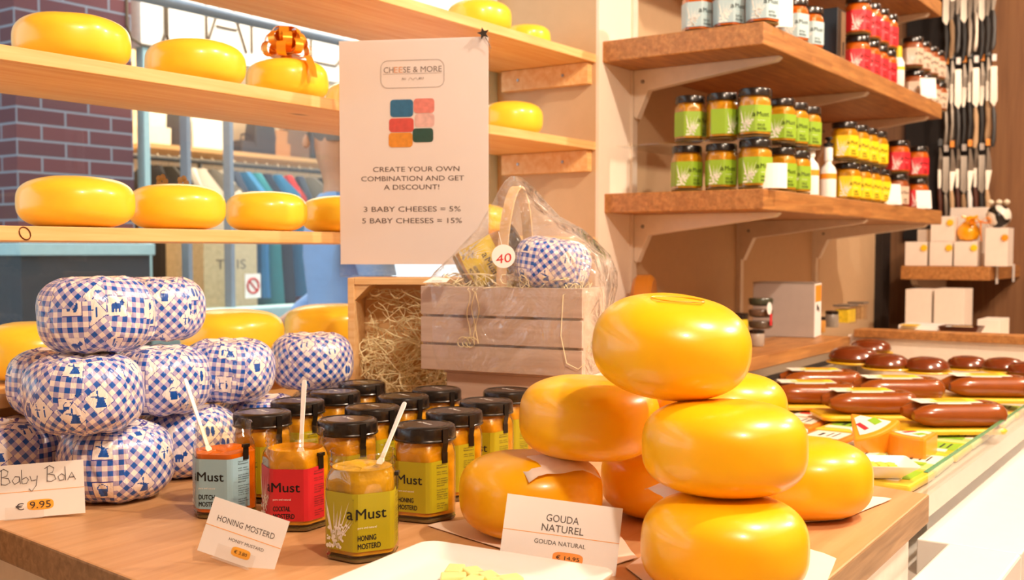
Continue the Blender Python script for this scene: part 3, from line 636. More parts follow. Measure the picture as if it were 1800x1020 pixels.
def wrap_mesh(name, seed, R=.0675, h=.095):
    rng = np.random.RandomState(seed); NS, K = 420, 150; n = 2.9
    # profile resampled to equal arc
    a = np.linspace(-np.pi/2, np.pi/2, 1500); r = R*np.abs(np.cos(a))**(2/n); z = h/2*np.sign(np.sin(a))*np.abs(np.sin(a))**(2/n); z = np.clip(z, -h*.47, h*.47)
    s = np.concatenate([[0], np.cumsum(np.hypot(np.diff(r), np.diff(z)))]); ss = np.linspace(0, s[-1], K+1); r = np.interp(ss, s, r); z = np.interp(ss, s, z); r[0] = r[-1] = .0004
    th = np.arange(NS)*2*np.pi/NS; V = []
    ph = rng.rand(8)*6.28
    TH, SS = np.meshgrid(th, ss); RR = r[:, None]*np.ones_like(TH); ZZ = z[:, None]*np.ones_like(TH)
    edge = np.clip((np.abs(ZZ)/(h*.47))**3, 0, 1)                     # folds gather towards the rims
    fold = .010*np.sin(5*TH+ph[0]+3*np.sin(ZZ*22+ph[1]))+.008*np.sin(9*TH+ph[2]-ZZ*60)+.012*edge*np.abs(np.sin(13*TH+ph[3]))+.007*edge*np.sin(31*TH+ph[4])
    for q in range(5):                                                # a few sharp diagonal creases
        d = np.abs(((TH*1.0+ZZ*rng.uniform(-14, 14)+rng.rand()*6.28) % (2*np.pi))-np.pi); fold += -.014*np.exp(-(d/.035)**2)+.010*np.exp(-((d-.09)/.05)**2)
    RR = RR*(1+fold*(RR > .01)); ZZ = ZZ+.0012*np.sin(7*TH+ph[5])*edge
    X = RR*np.cos(TH); Y = RR*np.sin(TH); ZZ = ZZ+h*.47
    co = np.stack([X, Y, ZZ], -1).reshape(-1, 3)
    i = np.arange(NS); j = np.arange(K); I, J = np.meshgrid(i, j); I2 = (I+1) % NS
    quads = np.stack([J*NS+I, J*NS+I2, (J+1)*NS+I2, (J+1)*NS+I], -1).reshape(-1, 4)
    me = bpy.data.meshes.new(name); nf = len(quads)
    me.vertices.add(len(co)); me.vertices.foreach_set('co', co.ravel().astype(np.float32))
    me.loops.add(nf*4); me.loops.foreach_set('vertex_index', quads.ravel().astype(np.int32)); me.polygons.add(nf)
    me.polygons.foreach_set('loop_start', np.arange(0, nf*4, 4, dtype=np.int32)); me.polygons.foreach_set('loop_total', np.full(nf, 4, np.int32))
    me.update(calc_edges=True)
    # wrapper patches: each fold of the foil turns the print
    U = (TH*R).ravel(); W_ = SS.ravel(); fu = ((I+.5)*2*np.pi/NS*R).ravel(); fw = np.repeat((ss[:-1]+ss[1:])/2, NS)
    mid = s[-1]/2; ns = 11; sd = np.stack([rng.rand(ns)*2*np.pi*R, mid+rng.uniform(-.045, .045, ns)], -1); angs = rng.choice([math.pi/4, math.pi/4, math.pi/4, 0, math.pi/4+.12, .1], ns); offs = rng.rand(ns, 2)*4
    per = 2*np.pi*R; best = np.zeros(nf, int); bd = np.full(nf, 1e9)
    for q in range(ns):
        du = np.abs(fu-sd[q, 0]); du = np.minimum(du, per-du); d = du*1.3+np.abs(fw-sd[q, 1])*.55
        mk = d < bd; bd[mk] = d[mk]; best[mk] = q
    lv = quads; lu = U[lv]; lw_ = W_[lv]
    lu = np.where(lu < fu[:, None]-per/2, lu+per, lu)
    cu = sd[best, 0]; du = lu-cu[:, None]; du = np.where(du > per/2, du-per, du); du = np.where(du < -per/2, du+per, du); dw = lw_-sd[best, 1][:, None]
    A = angs[best][:, None]; P = .0122
    # on the flat top and bottom use planar coordinates so that the checks keep their size
    rv = np.hypot(X.ravel()[lv], Y.ravel()[lv]); flat = (np.mean(rv, 1) < R*.74)[:, None]
    gu = np.where(flat, X.ravel()[lv], du); gw = np.where(flat, Y.ravel()[lv], dw)
    Aq = np.where(flat, .3, A)
    u = (gu*np.cos(Aq)-gw*np.sin(Aq))/P+offs[best, 0][:, None]; v = (gu*np.sin(Aq)+gw*np.cos(Aq))/P+offs[best, 1][:, None]
    uvl = me.uv_layers.new(name='UVMap'); uvl.data.foreach_set('uv', np.stack([u, v], -1).ravel().astype(np.float32))
    NP = 4.0; cu_ = np.floor(u/NP); cv_ = np.floor(v/NP); fu_ = u-cu_*NP; fv_ = v-cv_*NP
    win = (fu_ > .5) & (fu_ < 2.5) & (fv_ > .5) & (fv_ < 2.5)
    x = (fu_-1.5)/1.0; y = (fv_-1.5)/1.0
    # turn the picture upright against the print axes (they stand on the corner of the check)
    c_, s_ = np.cos(-A), np.sin(-A); xr = x*c_-y*s_ ; yr = x*s_+y*c_; xr = xr*1.0; yr = yr*1.0
    kind = ((cu_*3+cv_*5+best[:, None]*2+seed) % 7).astype(int); blue = np.zeros_like(win)
    for k in range(7): blue |= (kind == k) & motif(k, xr*1.05, yr*1.05)
    blue &= win
    bord = win & ((np.abs(np.abs(x)-.97) < .03) | (np.abs(np.abs(y)-.97) < .03))
    ztop = (ZZ.ravel()[lv] > h*.86); rr = rv; ring = ztop & (rr > .030) & (rr < .0375)
    tha = np.arctan2(Y.ravel()[lv], X.ravel()[lv]); dash = (np.abs(rr-.0337) < .0013) & (np.sin(tha*26)+.4*np.sin(tha*61) > .1); ring2 = ring & ~dash
    disc = ztop & (rr < .040); pic = disc & motif(6, X.ravel()[lv]/.022, Y.ravel()[lv]/.022)
    Rr = (blue & ~disc).astype(float); Gg = ((win & ~bord) | disc).astype(float); Bb = (ring2 | pic | (bord & ~disc)).astype(float)
    Gg[disc & ~ring2] = 1
    col = np.stack([Rr, Gg, Bb, np.ones_like(Rr)], -1)
    ca = me.color_attributes.new('mask', 'FLOAT_COLOR', 'CORNER'); ca.data.foreach_set('color', col.ravel().astype(np.float32))
    me.polygons.foreach_set('use_smooth', [True]*nf); me.materials.append(CHECK); me.update(); return me
WM = [wrap_mesh('checked_cheese', s) for s in (11, 23, 37)]
GB = 'blue checked baby cheeses piled on the counter'; HB = .0895
def checked(px, D, lvl, lab, k=0, rz=0, sc=1.0, tilt=(0, 0), dz=0):
    o = bpy.data.objects.new('checked_cheese', WM[k]); C.objects.link(o); o.location = at(px, D, lvl*HB+.001+dz); o.rotation_euler = (tilt[0], tilt[1], rz); o.scale = (sc,)*3; tag(o, lab, 'cheese', GB); return o
checked(206, 1.300, 0, 'blue checked cheese at the bottom front of the pile, right of the handwritten card', 0, 2.2, 1.0)
checked(20, 1.330, 0, 'blue checked cheese at the bottom left corner, partly behind the handwritten card', 1, .3)
checked(330, 1.440, 0, 'blue checked cheese on the counter just behind the blue-labelled mustard jar', 2, 1.0)
checked(458, 1.570, 0, 'blue checked cheese of which only the round white top label shows behind the mustard jars', 1, 2.0, .97)
checked(578, 1.675, 0, 'blue checked cheese low at the back, hidden under the right-hand cheese of the pile', 2, 2.0, .95)
checked(150, 1.250, 1, 'blue checked cheese in the middle of the left stack, between the topmost and the card', 2, 4.1, .99)
checked(110, 1.365, 1, 'blue checked cheese at the far left of the second tier, in shadow behind its neighbour', 0, 1.2, .95)
checked(283, 1.392, 1, 'blue checked cheese of the second tier, under the rearmost of the two top ones', 1, 5.0, .95)
checked(402, 1.505, 1, 'blue checked cheese of the second tier, just left of the rightmost one', 0, .4, .95)
checked(549, 1.640, 1, 'rightmost blue checked cheese of the pile, beside the straw crate', 2, 2.6, .93)
checked(173, 1.275, 2, 'topmost blue checked cheese of the left stack, nearest the viewer', 1, 2.9, .985, (.04, .05))
checked(277, 1.455, 2, 'blue checked cheese on top behind the left stack, with its round top label in view', 0, 5.2, .93)
# ================================================================ mustard jars
JR = .0385; JH = .080; RC = JR*.955; AP = JR*math.cos(math.pi/6)
def hexr(a):              # a measured from -Y, corners at 0, 60, ...
    b = (a % (math.pi/3))-math.pi/6; return min(AP/math.cos(b), RC)
def jring(z, R, blend=0, inset=0, n=60):
    out = []
    for i in range(n):
        a = 2*math.pi*i/n; r = (hexr(a)-inset)*(1-blend)+R*blend; out.append((r*math.sin(a), -r*math.cos(a), z))
    return out
MUS = {'honey': mat('honey_mustard', '#c4980c', .3, bump=.6, bscale=45, var=.35, coat=.15), 'orange': mat('orange_mustard', '#d86a08', .3, bump=.4, bscale=60, var=.12), 'gold': mat('gold_mustard', '#cf930c', .3, bump=.4, bscale=60, var=.25, coat=.15), 'brown': mat('brown_chutney', '#a8552c', .4, bump=.4, bscale=60, var=.15)}
LIDM = mat('black_lid', '#150f0c', .25, coat=.3); 
def make_jar(col, fill, kind, cat='jar', label='', group=None, opened=False, ledge=False, title=('HONING', 'MOSTERD'), detail=True, fillz=.079):
    root = empty('mustard_jar' if fill != 'brown' else 'chutney_jar', (0, 0, 0)); tag(root, label, cat, group)
    lm = mat('label_'+kind, col, .45, var=.01)
    zt = .105
    gl = MB().rings([jring(.002, 0, 0, .003), jring(.006, 0), jring(.076, 0), jring(.082, .0335, .45), jring(.087, .0315, 1), jring(.089, .0312, 1), jring(.0915, .0325, 1), jring(.094, .0312, 1), jring(.0965, .0325, 1), jring(.099, .0312, 1), jring(zt-.001, .0318, 1), jring(zt, .0310, 1), jring(zt-.001, .0300, 1), jring(.087, .0299, 1), jring(.0815, .0322, .45, .0012), jring(.0757, 0, 0, .0012), jring(.007, 0, 0, .0012)], True, True).build('glass_body', JARG, root, smooth=True, angle=25)
    MB().rings([jring(0, 0, 0, .004), jring(.0015, 0, 0, .001), jring(.004, 0, 0, .0002), jring(.0045, 0, 0, .003)]).build('glass_foot', mat('thick_glass', '#6d5a34', .1, coat=.5), gl, smooth=True)
    if opened:
        rs = [jring(.0078, 0, 0, .0016), jring(min(fillz, .0745), 0, 0, .0016)]
        if fillz > .076: rs += [jring(.0803, .0315, .45, .0018), jring(.086, .0294, 1), jring(fillz, .0292, 1)]
        zt2 = max(fillz, .074)
        rs2 = [[(x*t+.001*math.sin(9*i+q), y*t, zt2+.004*noise.noise(Vector((x*60*t, y*60*t, 2)))-.003*(1-t)) for i, (x, y, z) in enumerate(rs[-1])] for q, t in enumerate((.85, .6, .35, .1))]
        MB().rings(rs+rs2).build('mustard', MUS[fill], gl, smooth=True, angle=50)
    else:
        MB().rings([jring(.0078, 0, 0, .0016), jring(.0748, 0, 0, .0016), jring(.0803, .0315, .45, .0018), jring(.0855, .0294, 1), jring(.0885, .0292, 1)]).build('mustard' if fill != 'brown' else 'chutney', MUS[fill], gl, smooth=True, angle=50)
        lid = MB().lathe([(.0348, .0885), (.0356, .0895), (.0356, .0905), (.0350, .0915), (.0350, .1015), (.0340, .1040), (.0318, .1055), (.0300, .1058), (.0290, .1048), (.0255, .1046), (.0245, .1052), (.001, .1054)], 48).build('lid', LIDM, root, smooth=True, angle=30)
        m = MB(); add_text(m, 'a', .0042, .0036, Matrix.Translation((-.0125, .002, .1056))); add_text(m, 'Must', .019, .0052, Matrix.Translation((.001, .0025, .1056))); m.build('lid_lettering', INKW, lid)
    # label: wraps faces A (-60..0), B (0..60), C (60..120) and the rear-left face
    z0, z1 = .012, .068
    def strip(a0, a1, n=8, off=.0004):
        out = []
        for i in range(n+1):
            a = math.radians(a0+(a1-a0)*i/n); r = hexr(a)+off; out.append((r*math.sin(a), -r*math.cos(a)))
        return out
    P = []
    for a0, a1 in ((-118, -60), (-60, 0), (0, 60), (60, 103)): P += strip(a0, a1, 14)[:-1]
    P += [strip(60, 103, 14)[-1]]
    mb = MB(); th = .0002
    def zz(i):
        return z1+.0015*max(0, (i-42))/14
    r0 = [(x, y, z0) for x, y in P]; r1 = [(x, y, zz(i)) for i, (x, y) in enumerate(P)]; ri0 = [(x*(1-.006), y*(1-.006), z0) for x, y in P]; ri1 = [(x*(1-.006), y*(1-.006), zz(i)) for i, (x, y) in enumerate(P)]
    mb.rings([r0, r1, ri1, ri0, r0], False, False, closed=False)
    lab = mb.build('label', lm, root)
    def face(aw, dz=.0007):     # XY plane on the face whose centre lies at angle aw; x to the right
        a = math.radians(aw); o = Vector(((AP+dz)*math.sin(a), -(AP+dz)*math.cos(a), 0))
        return Matrix.Translation(o) @ Matrix.Rotation(a, 4, 'Z') @ Matrix.Rotation(math.pi/2, 4, 'X')
    W2 = JR/2
    m = MB(); FA, FB, FC = face(-30), face(30), face(90)
    tr = lambda M, x, y: M @ Matrix.Translation((x, y, 0))
    add_text(m, 'a', .0075, .0075, tr(FA, W2-.0058, .047), bold=.025); add_text(m, 'Must', .0305, .0100, tr(FB, -W2+.0010+.0152, .0485), bold=.025)
    add_text(m, title[0], .0185, .0052, tr(FB, -W2+.0025, .0255), 'l', bold=.025); add_text(m, title[1], .0230, .0052, tr(FB, -W2+.0025, .0175), 'l', bold=.025)
    if detail:
        m.box((0, 0, 0), (.0002, .024, .0001), M=tr(FA, W2-.0015, .052)); add_text(m, 'Y', .0016, .0018, tr(FA, W2-.0015, .062))
        yy = .064
        for ln_ in ('ingredients', 'Basismosterd', '', 'azijn, water', 'suiker, honing', '', 'zout, kruiden', 'incl. mosterd', 'zonder toevoegingen', 'kleurstof', '', 'Honey Mustard', 'ingredients', 'Mustard seeds', 'vinegar, water', 'honey 9%, spices', '', 'net weight', 'keep cool after', 'opening'):
            if ln_: add_text(m, ln_, min(.0145, .00115*len(ln_)), .0018, tr(FC, -.008, yy), 'l')
            yy -= .0025
    m.build('label_text', INKD, lab)
    m = MB(); add_text(m, 'pure and natural', .0190, .0026, tr(FB, -W2+.0025, .0352), 'l')
    rng = random.Random(5)
    for k in range(13):        # white grass fan and blossoms
        a = math.radians(-26+66*k/12+rng.uniform(-4, 4)); l_ = .026+.020*rng.random(); bx_, by_ = -.009+.0006*k, .020
        p0 = Vector((bx_, by_)); d = Vector((math.sin(a), math.cos(a))); nrm = Vector((d.y, -d.x)); e = p0+d*l_; e.x = max(-W2+.001, min(W2-.001, e.x)); e.y = min(e.y, .066); q = p0+(e-p0)*.5; w_ = .0005
        m.add([(p0.x, p0.y, 0), (q.x+nrm.x*w_, q.y+nrm.y*w_, 0), (e.x, e.y, 0), (q.x-nrm.x*w_, q.y-nrm.y*w_, 0)], [(0, 1, 2, 3)], FA)
    for k in range(52):
        cx_ = rng.gauss(-.002, .007); cy_ = rng.gauss(.021, .008)+max(0, cx_)*1.2; cx_ = max(-W2+.004, min(W2-.005, cx_)); cy_ = max(.015, min(.05, cy_)); rr = .0007+.0012*rng.random(); n_ = 7
        m.add([(cx_+rr*math.cos(6.28*i/n_)*(1+.4*rng.random()), cy_+rr*math.sin(6.28*i/n_)*(1+.4*rng.random()), .0001) for i in range(n_)], [tuple(range(n_))], FA)
    m.build('label_print', INKW, lab)
    # black seal strip on face C
    sm = MB()
    if opened: sm.box((0, 0, 0), (.0075, .0145, .0006), M=tr(FC, .003, .0725)); sm.box((0, 0, 0), (.0085, .0035, .0040), M=tr(FC, .003, .081))
    else:
        sm.box((0, 0, 0), (.0075, .012, .0006), M=tr(FC, .003, .0715)); a = math.radians(94)
        sm.ribbon([((AP+.0008)*math.sin(a), -(AP+.0008)*math.cos(a), .0770), (.0362*math.sin(a), -.0362*math.cos(a), .088), (.0359*math.sin(a), -.0359*math.cos(a), .1035)], .0075, .0005, (math.cos(a), math.sin(a), 0))
    sm.build('seal_strip', BLACK, root)
    return root
GJ = 'lidded honey mustard jars behind the open tasters'
J1 = make_jar('#a99e10', 'honey', 'olive', group=None, opened=True, label='open honey mustard jar with olive-yellow label and flower print, nearest on the counter', fillz=.0885)
J1.location = at(638, 1.053, 0); J1.rotation_euler[2] = math.radians(-3)
J2 = make_jar('#c21f2a', 'gold', 'red', opened=True, label='open mustard jar with red label and a white taster spoon', title=('COCKTAIL', 'MOSTERD'), fillz=.078)
J2.location = at(521, 1.168, 0); J2.rotation_euler[2] = math.radians(-32)
J3 = make_jar('#93b9c8', 'orange', 'blue', opened=True, label='open mustard jar with pale blue label, leftmost on the counter', title=('DUTCH', 'MOSTERD'), fillz=.073)
J3.location = at(396, 1.222, 0); J3.rotation_euler[2] = math.radians(-37)
JL = make_jar('#a99e10', 'gold', 'olive', group=GJ, label='lidded mustard jar nearest the camera among the closed ones, right of the nearest open jar')
JL.location = at(747, 1.205, 0); JL.rotation_euler[2] = math.radians(-50)
for px, D, c, lab in ((799, 1.310, 'y', 'closed mustard jar just behind the nearest closed one, touching the left bottom cheese wheel'),
                      (855, 1.400, 'y', 'closed mustard jar third in the right-hand line, above the left bottom cheese wheel'),
                      (893, 1.505, 'y', 'closed mustard jar farthest in the right-hand line, half hidden by the stack of wheels'),
                      (768, 1.520, 'y', 'closed mustard jar in front of the pale box under the gift basket'),
                      (612, 1.243, 'b', 'closed mustard jar directly behind the nearest open jar'),
                      (656, 1.345, 'b', 'closed mustard jar in the middle line, second behind the nearest open jar'),
                      (710, 1.445, 'b', 'closed mustard jar in the middle line, under the tip of the right spoon'),
                      (463, 1.300, 'o', 'closed mustard jar between the pale blue and the red labelled open jars'),
                      (525, 1.400, 'o', 'closed mustard jar behind the upright white spoon'),
                      (590, 1.490, 'o', 'closed mustard jar in the left line, third behind the open jars'),
                      (637, 1.590, 'o', 'closed mustard jar at the back, in front of the straw crate')):
    j = dup(JL, at(px, D, 0), math.radians(-50+random.uniform(-6, 6)), label=lab)
# taster spoons: flat sticks standing in the open jars
def spoon(p0, p1, lab):
    P0, P1 = Vector(p0), Vector(p1); d = (P1-P0); L_ = d.length; root = empty('taster_spoon', P0); root.rotation_euler = d.to_track_quat('Z', 'Y').to_euler(); tag(root, lab, 'spoon', 'white plastic taster spoons')
    MB().ribbon([(0, 0, 0), (0, 0, .02), (0, 0, L_-.004), (0, 0, L_-.001), (0, 0, L_)], [.0055, .0045, .0058, .0045, .002], .0016, (1, 0, 0)).build('handle', WHITE, root, bevel=.0005)
    MB().ribbon([(0, .001, -.008), (0, .0005, -.004), (0, 0, 0)], [.006, .009, .0055], .0014, (1, 0, 0)).build('bowl', WHITE, root, bevel=.0005)
spoon(at(364, 1.215, .079), at(325, 1.235, .153), 'white taster spoon leaning left in the pale blue labelled jar')
spoon(at(529, 1.165, .086), at(535, 1.18, .158), 'white taster spoon standing nearly upright in the red labelled jar')
spoon(at(672, 1.055, .096), at(712, 1.085, .147), 'white taster spoon leaning right in the nearest mustard jar')
# ================================================================ price cards
def card(px4, D, w_, h_, rz, tilt, roll, z, lab, build):
    """card with its lower left region at px,D; local: x right, z up, faces -Y"""
    root = empty('price_card', at(px4, D, z)); root.rotation_euler = Matrix.Rotation(rz, 3, 'Z').__matmul__(Matrix.Rotation(tilt, 3, 'X')).__matmul__(Matrix.Rotation(roll, 3, 'Y')).to_euler(); tag(root, lab, 'price card')
    c = MB().box((0, 0, h_/2), (w_, .0006, h_)).build('card', WHITE, root)
    build(root, c, w_, h_); return root
def up(x, z, y=-.0006): return upright(x, y, z)
def orange_blob(w_, h_, x, z, parent, name='price_patch', col='#f9b53c'):
    n = 28; pts = []
    for i in range(n):
        a = 2*math.pi*i/n; cx_ = math.copysign(abs(math.cos(a))**.5, math.cos(a)); cy_ = math.copysign(abs(math.sin(a))**.6, math.sin(a)); pts.append((x+cx_*w_/2, -.0005, z+cy_*h_/2))
    return MB().add(pts, [tuple(range(n))]).build(name, mat('patch_'+col[1:], col, .6, var=.02), parent)
def holder(root, x, w_=.04):
    h = MB(); h.box((x, -.004, .006), (w_, .0012, .014)); h.box((x, .004, .006), (w_, .0012, .014)); h.box((x, 0, -.0004), (w_, .026, .0012)); h.build('clear_holder', ACRY, root)
def c1(root, c, w_, h_):
    m = MB(); add_text(m, 'HONING MOSTERD', w_*.76, h_*.105, up(.0, h_*.665)); add_text(m, 'HONEY MUSTARD', w_*.46, h_*.055, up(.006, h_*.375)); m.build('lettering', INK, c)
    MB().box((0, -.0004, h_*.50), (w_, .0002, .0005)).build('orange_line', ORINK, c)
    orange_blob(w_*.25, h_*.17, w_*.04, h_*.20, c); m = MB(); add_text(m, '\u20ac 3.80', w_*.17, h_*.06, up(w_*.04, h_*.20, -.0008)); m.build('price', INKD, c); holder(root, 0)
card(412, 1.012, .0815, .0530, math.radians(-12), math.radians(-14), math.radians(14), .003, 'white honey mustard card leaning in front of the open jars, with an orange price patch', c1)
def c2(root, c, w_, h_):
    m = MB(); add_text(m, 'GOUDA', w_*.28, h_*.10, up(0, h_*.74)); add_text(m, 'NATUREL', w_*.36, h_*.10, up(.001, h_*.60)); add_text(m, 'GOUDA NATURAL', w_*.44, h_*.06, up(0, h_*.40)); m.build('lettering', INK, c)
    MB().box((0, -.0004, h_*.51), (w_, .0002, .0005)).build('orange_line', ORINK, c)
    orange_blob(w_*.26, h_*.16, w_*.08, h_*.21, c, col='#f6a04a'); m = MB(); add_text(m, '\u20ac 14,95', w_*.20, h_*.065, up(w_*.08, h_*.21, -.0008)); m.build('price', INKD, c)
card(978, .985, .1090, .0660, math.radians(-4), math.radians(-16), math.radians(6.5), .002, 'white natural Gouda card standing before the cheese stack, partly behind the white plate', c2)
def c3(root, c, w_, h_):
    m = MB(); S_ = lambda L_, x, z, k: [m.tube([(x+a*k, -.0008, z+b*k) for a, b in ln], .00035, 4) for ln in L_]
    B = [[(0, 0), (.05, 1.1)], [(-.15, .95), (.2, 1.15), (.5, .95), (.4, .65), (.05, .55), (.5, .45), (.6, .15), (.3, 0), (0, .05)]]
    A = [[(.5, .5), (.2, .55), (0, .25), (.15, 0), (.45, .15), (.5, .5), (.55, 0)]]; b = [[(0, 1), (0, 0), (.3, 0), (.45, .25), (.3, .45), (0, .3)]]; y = [[(0, .5), (.1, .15), (.4, .2)], [(.5, .5), (.4, -.2), (.1, -.6), (-.1, -.4)]]
    o_ = [[(.25, .5), (0, .3), (.1, .02), (.4, .05), (.45, .35), (.25, .5)]]; l_ = [[(0, 1), (.02, 0)]]; A2_ = [[(0, 0), (.3, .55), (.55, 0)], [(.1, .2), (.45, .2)]]
    k = .0155; x = -.034
    for L_, adv in ((B, .75), (A, .65), (b, .55), (y, 1.15), (B, .75), (o_, .5), (l_, .15), (A2_, .6)): S_(L_, x, h_*.64, k); x += adv*k
    m.build('handwriting', mat('pen_ink', '#3a3038', .6), c)
    MB().box((0, -.0004, h_*.49), (w_, .0002, .0005)).build('orange_line', ORINK, c)
    orange_blob(.028, .0115, .006, h_*.23, c); m = MB(); add_text(m, '\u20ac', .009, .0075, up(-.0155, h_*.22, -.0008)); add_text(m, '9.95', .022, .0078, up(.006, h_*.23, -.0008)); m.build('price', mat('pen_ink', ''), c)
    holder(root, -.01)
card(62, 1.195, .1060, .0600, math.radians(12), math.radians(-8), math.radians(-2.5), .0015, 'white card with handwritten Baby Bola name at the far left of the counter', c3)
# ================================================================ paper sheets, plate
PAP = mat('greaseproof_paper', '#f4dfcd', .75, var=.02)
def paper(pxs, z, lab, seed=1):
    P = [hit(x, y, z) for x, y in pxs]; c = sum(P, Vector())/len(P); o_ = empty('x') if False else None
    mb = MB(); fine = []
    for a, b in zip(P, P[1:]+P[:1]):
        for k in range(6): fine.append(a.lerp(b, k/6)-c)
    rs = []
    for t in (1, .8, .5, .15):
        rs.append([(p.x*t, p.y*t, .0012+(.003*abs(noise.noise(Vector((p.x*40, p.y*40, seed)))) if t > .9 else 0)) for p in fine])
    bot = [[(x, y, z_-.0006) for x, y, z_ in r] for r in rs]
    mb.rings([*rs[::-1], *bot], True, True); mb = mb.build('paper_sheet', PAP, None, smooth=True); mb.location = c; tag(mb, lab, 'paper', 'paper sheets under the cheeses'); return mb
paper([(752, 926), (880, 905), (1060, 905), (1120, 985), (1010, 1012), (905, 975)], 0.0002, 'white paper sheet under the left bottom wheel, its corner pointing at the jars')
paper([(1100, 1000), (1210, 925), (1400, 960), (1470, 985), (1440, 1060), (1200, 1075)], 0.0004, 'white paper sheet under the nearest bottom wheel')
paper([(1300, 912), (1420, 850), (1500, 872), (1567, 880), (1480, 915), (1390, 922)], 0.0006, 'white paper sheet sticking out right of the right bottom wheel')
def sheet_between(v, s_, rz, lab):
    mb = MB(); n = 8; rs = []
    for i in range(n+1):
        rs.append([(-s_/2+s_*i/n, -s_/2+s_*j/n, .002*math.sin(i*1.3+j)-0.10*((i/n-.5)**2+(j/n-.5)**2)*.35) for j in range(n+1)])
    top_ = rs; mb.rings(top_, False, False, closed=False); o = mb.build('paper_sheet', PAP, None, smooth=True); so = o.modifiers.new('solid', 'SOLIDIFY'); so.thickness = .0004
    o.location = v; o.rotation_euler = (0, 0, rz); tag(o, lab, 'paper', 'paper sheets under the cheeses')
sheet_between(at(968, 1.112, HC*.975+.003), .078, .35, 'small paper sheet between the two left-hand cheese wheels')
sheet_between(at(1236, 1.00, HC*.975), .088, .15, 'small paper sheet under the middle-tier front wheel')
pl = empty('tasting_plate', (0, 0, 0)); P0, P1, P2 = hit(640, 1021, .03), hit(752, 948, .03), hit(1080, 1000, .03)
P1a = P1; ux = (P2-P1).normalized(); W_ = (P2-P1).length+.004; uy = Vector((ux.y, -ux.x, 0)); pl.location = P1+Vector((0, 0, -.029)); pl.rotation_euler[2] = math.atan2(ux.y, ux.x); tag(pl, 'white square tasting plate with rounded corners at the bottom edge of the picture', 'plate')
def rrect(x0, x1, y0, y1, r, z, n=6):
    out = []
    for cx_, cy_, a0 in ((x1-r, y1-r, 0), (x0+r, y1-r, 90), (x0+r, y0+r, 180), (x1-r, y0+r, 270)):
        for k in range(n+1): a = math.radians(a0+90*k/n); out.append((cx_+r*math.cos(a), cy_+r*math.sin(a), z))
    return out
q = lambda i, z: rrect(i, W_-i, -.19+i, -i, max(.004, .016-i*.3), z)
MB().rings([q(.022, 0), q(.018, .002), q(.0, .027), q(.0, .029), q(.003, .0295), q(.02, .020), q(.028, .018)]).build('plate_body', WHITEG, pl, smooth=True, angle=50)
PALE = mat('pale_cheese', '#f5e79a', .5, sss=.2)
random.seed(12)
for k, (x, y) in enumerate(((.062, -.050), (.080, -.048), (.098, -.052), (.116, -.050), (.072, -.068), (.092, -.070), (.112, -.068))):
    o = MB().box((0, 0, .003), (.022, .015, .006)).build('cheese_slice', PALE, None, bevel=.0015); o.location = pl.matrix_world @ Vector((0, 0, 0)) if False else (Matrix.Translation(pl.location) @ Matrix.Rotation(pl.rotation_euler[2], 4, 'Z')) @ Vector((x, y, .0185)); o.rotation_euler[2] = random.uniform(0, 3)
    tag(o, 'small pale slice of cheese on the white tasting plate', 'cheese slice', 'cheese slices on the tasting plate')
# ================================================================ straw crate, lower box, gift crate, poster
def straw(mb, n, box, seed, r=.0007, curl=1.0, seg=9):
    rng = random.Random(seed); (x0, x1), (y0, y1), (z0, z1) = box
    for _ in range(n):
        p = Vector((rng.uniform(x0, x1), rng.uniform(y0, y1), rng.uniform(z0, z1))); d = Vector((rng.gauss(0, 1), rng.gauss(0, .6), rng.gauss(0, .6))).normalized(); ax = Vector((rng.gauss(0, 1), rng.gauss(0, 1), rng.gauss(0, 1))).normalized()
        st_ = rng.uniform(.006, .012); ca = rng.gauss(0, .38)*curl; P = []
        for k in range(seg):
            P.append(p.copy()); p = p+d*st_; d = Matrix.Rotation(ca, 3, ax) @ d
            for i_, (a, b) in enumerate(((x0, x1), (y0, y1), (z0, z1))):
                if p[i_] < a: p[i_] = a+.001; d[i_] = abs(d[i_])
                if p[i_] > b: p[i_] = b-.001; d[i_] = -abs(d[i_])
        mb.tube(P, r, 4)
    return mb
STRAW = mat('wood_wool', '#ffedc0', .6, var=.10)
# crate lying on its side, open to the front
v0 = at(613, 1.775, 0); crz = math.radians(-4); cr = empty('straw_crate', v0, crz); tag(cr, 'pale wooden crate lying on its side, open to the front and filled with wood wool', 'crate')
CW, CH, CDp = .250, .255, .090; t_ = .011
MB().box((t_/2, CDp/2, CH/2), (t_, CDp, CH)).build('side_board', CRATEY, cr, bevel=.0008); MB().box((CW-t_/2, CDp/2, CH/2), (t_, CDp, CH)).build('side_board', CRATEY, cr, bevel=.0008)
MB().box((CW/2, CDp/2, CH-t_/2), (CW-2*t_-.0004, CDp, t_)).build('top_board', CRATEY, cr, bevel=.0008); MB().box((CW/2, CDp/2, t_/2), (CW-2*t_-.0004, CDp, t_)).build('bottom_board', CRATEY, cr, bevel=.0008)
MB().box((CW/2, CDp-.003, CH/2), (CW-2*t_-.001, .006, CH-2*t_-.001)).build('rear_panel', CRATEY, cr)
for sx, cx_ in ((1, t_), (-1, CW-t_)): MB().prism([(cx_, CH-t_), (cx_+sx*.026, CH-t_), (cx_, CH-t_-.026)], -.10, -.004, Matrix.Rotation(math.pi/2, 4, 'X')).build('corner_block', CRATEY, cr)
w1 = MB(); straw(w1, 300, ((.014, .21), (.015, .08), (.014, .15)), 4, .0008); straw(w1, 130, ((.02, .20), (.02, .08), (.13, .235)), 5, .0007); straw(w1, 120, ((.04, .175), (-.045, .05), (.003, .10)), 6, .0008)
o = w1.build('wood_wool', STRAW, None, smooth=True); o.location = v0+Vector((0, 0, .001)); o.rotation_euler[2] = crz; tag(o, 'tangle of pale wood wool spilling out of the open crate', 'wood wool', kind='stuff')
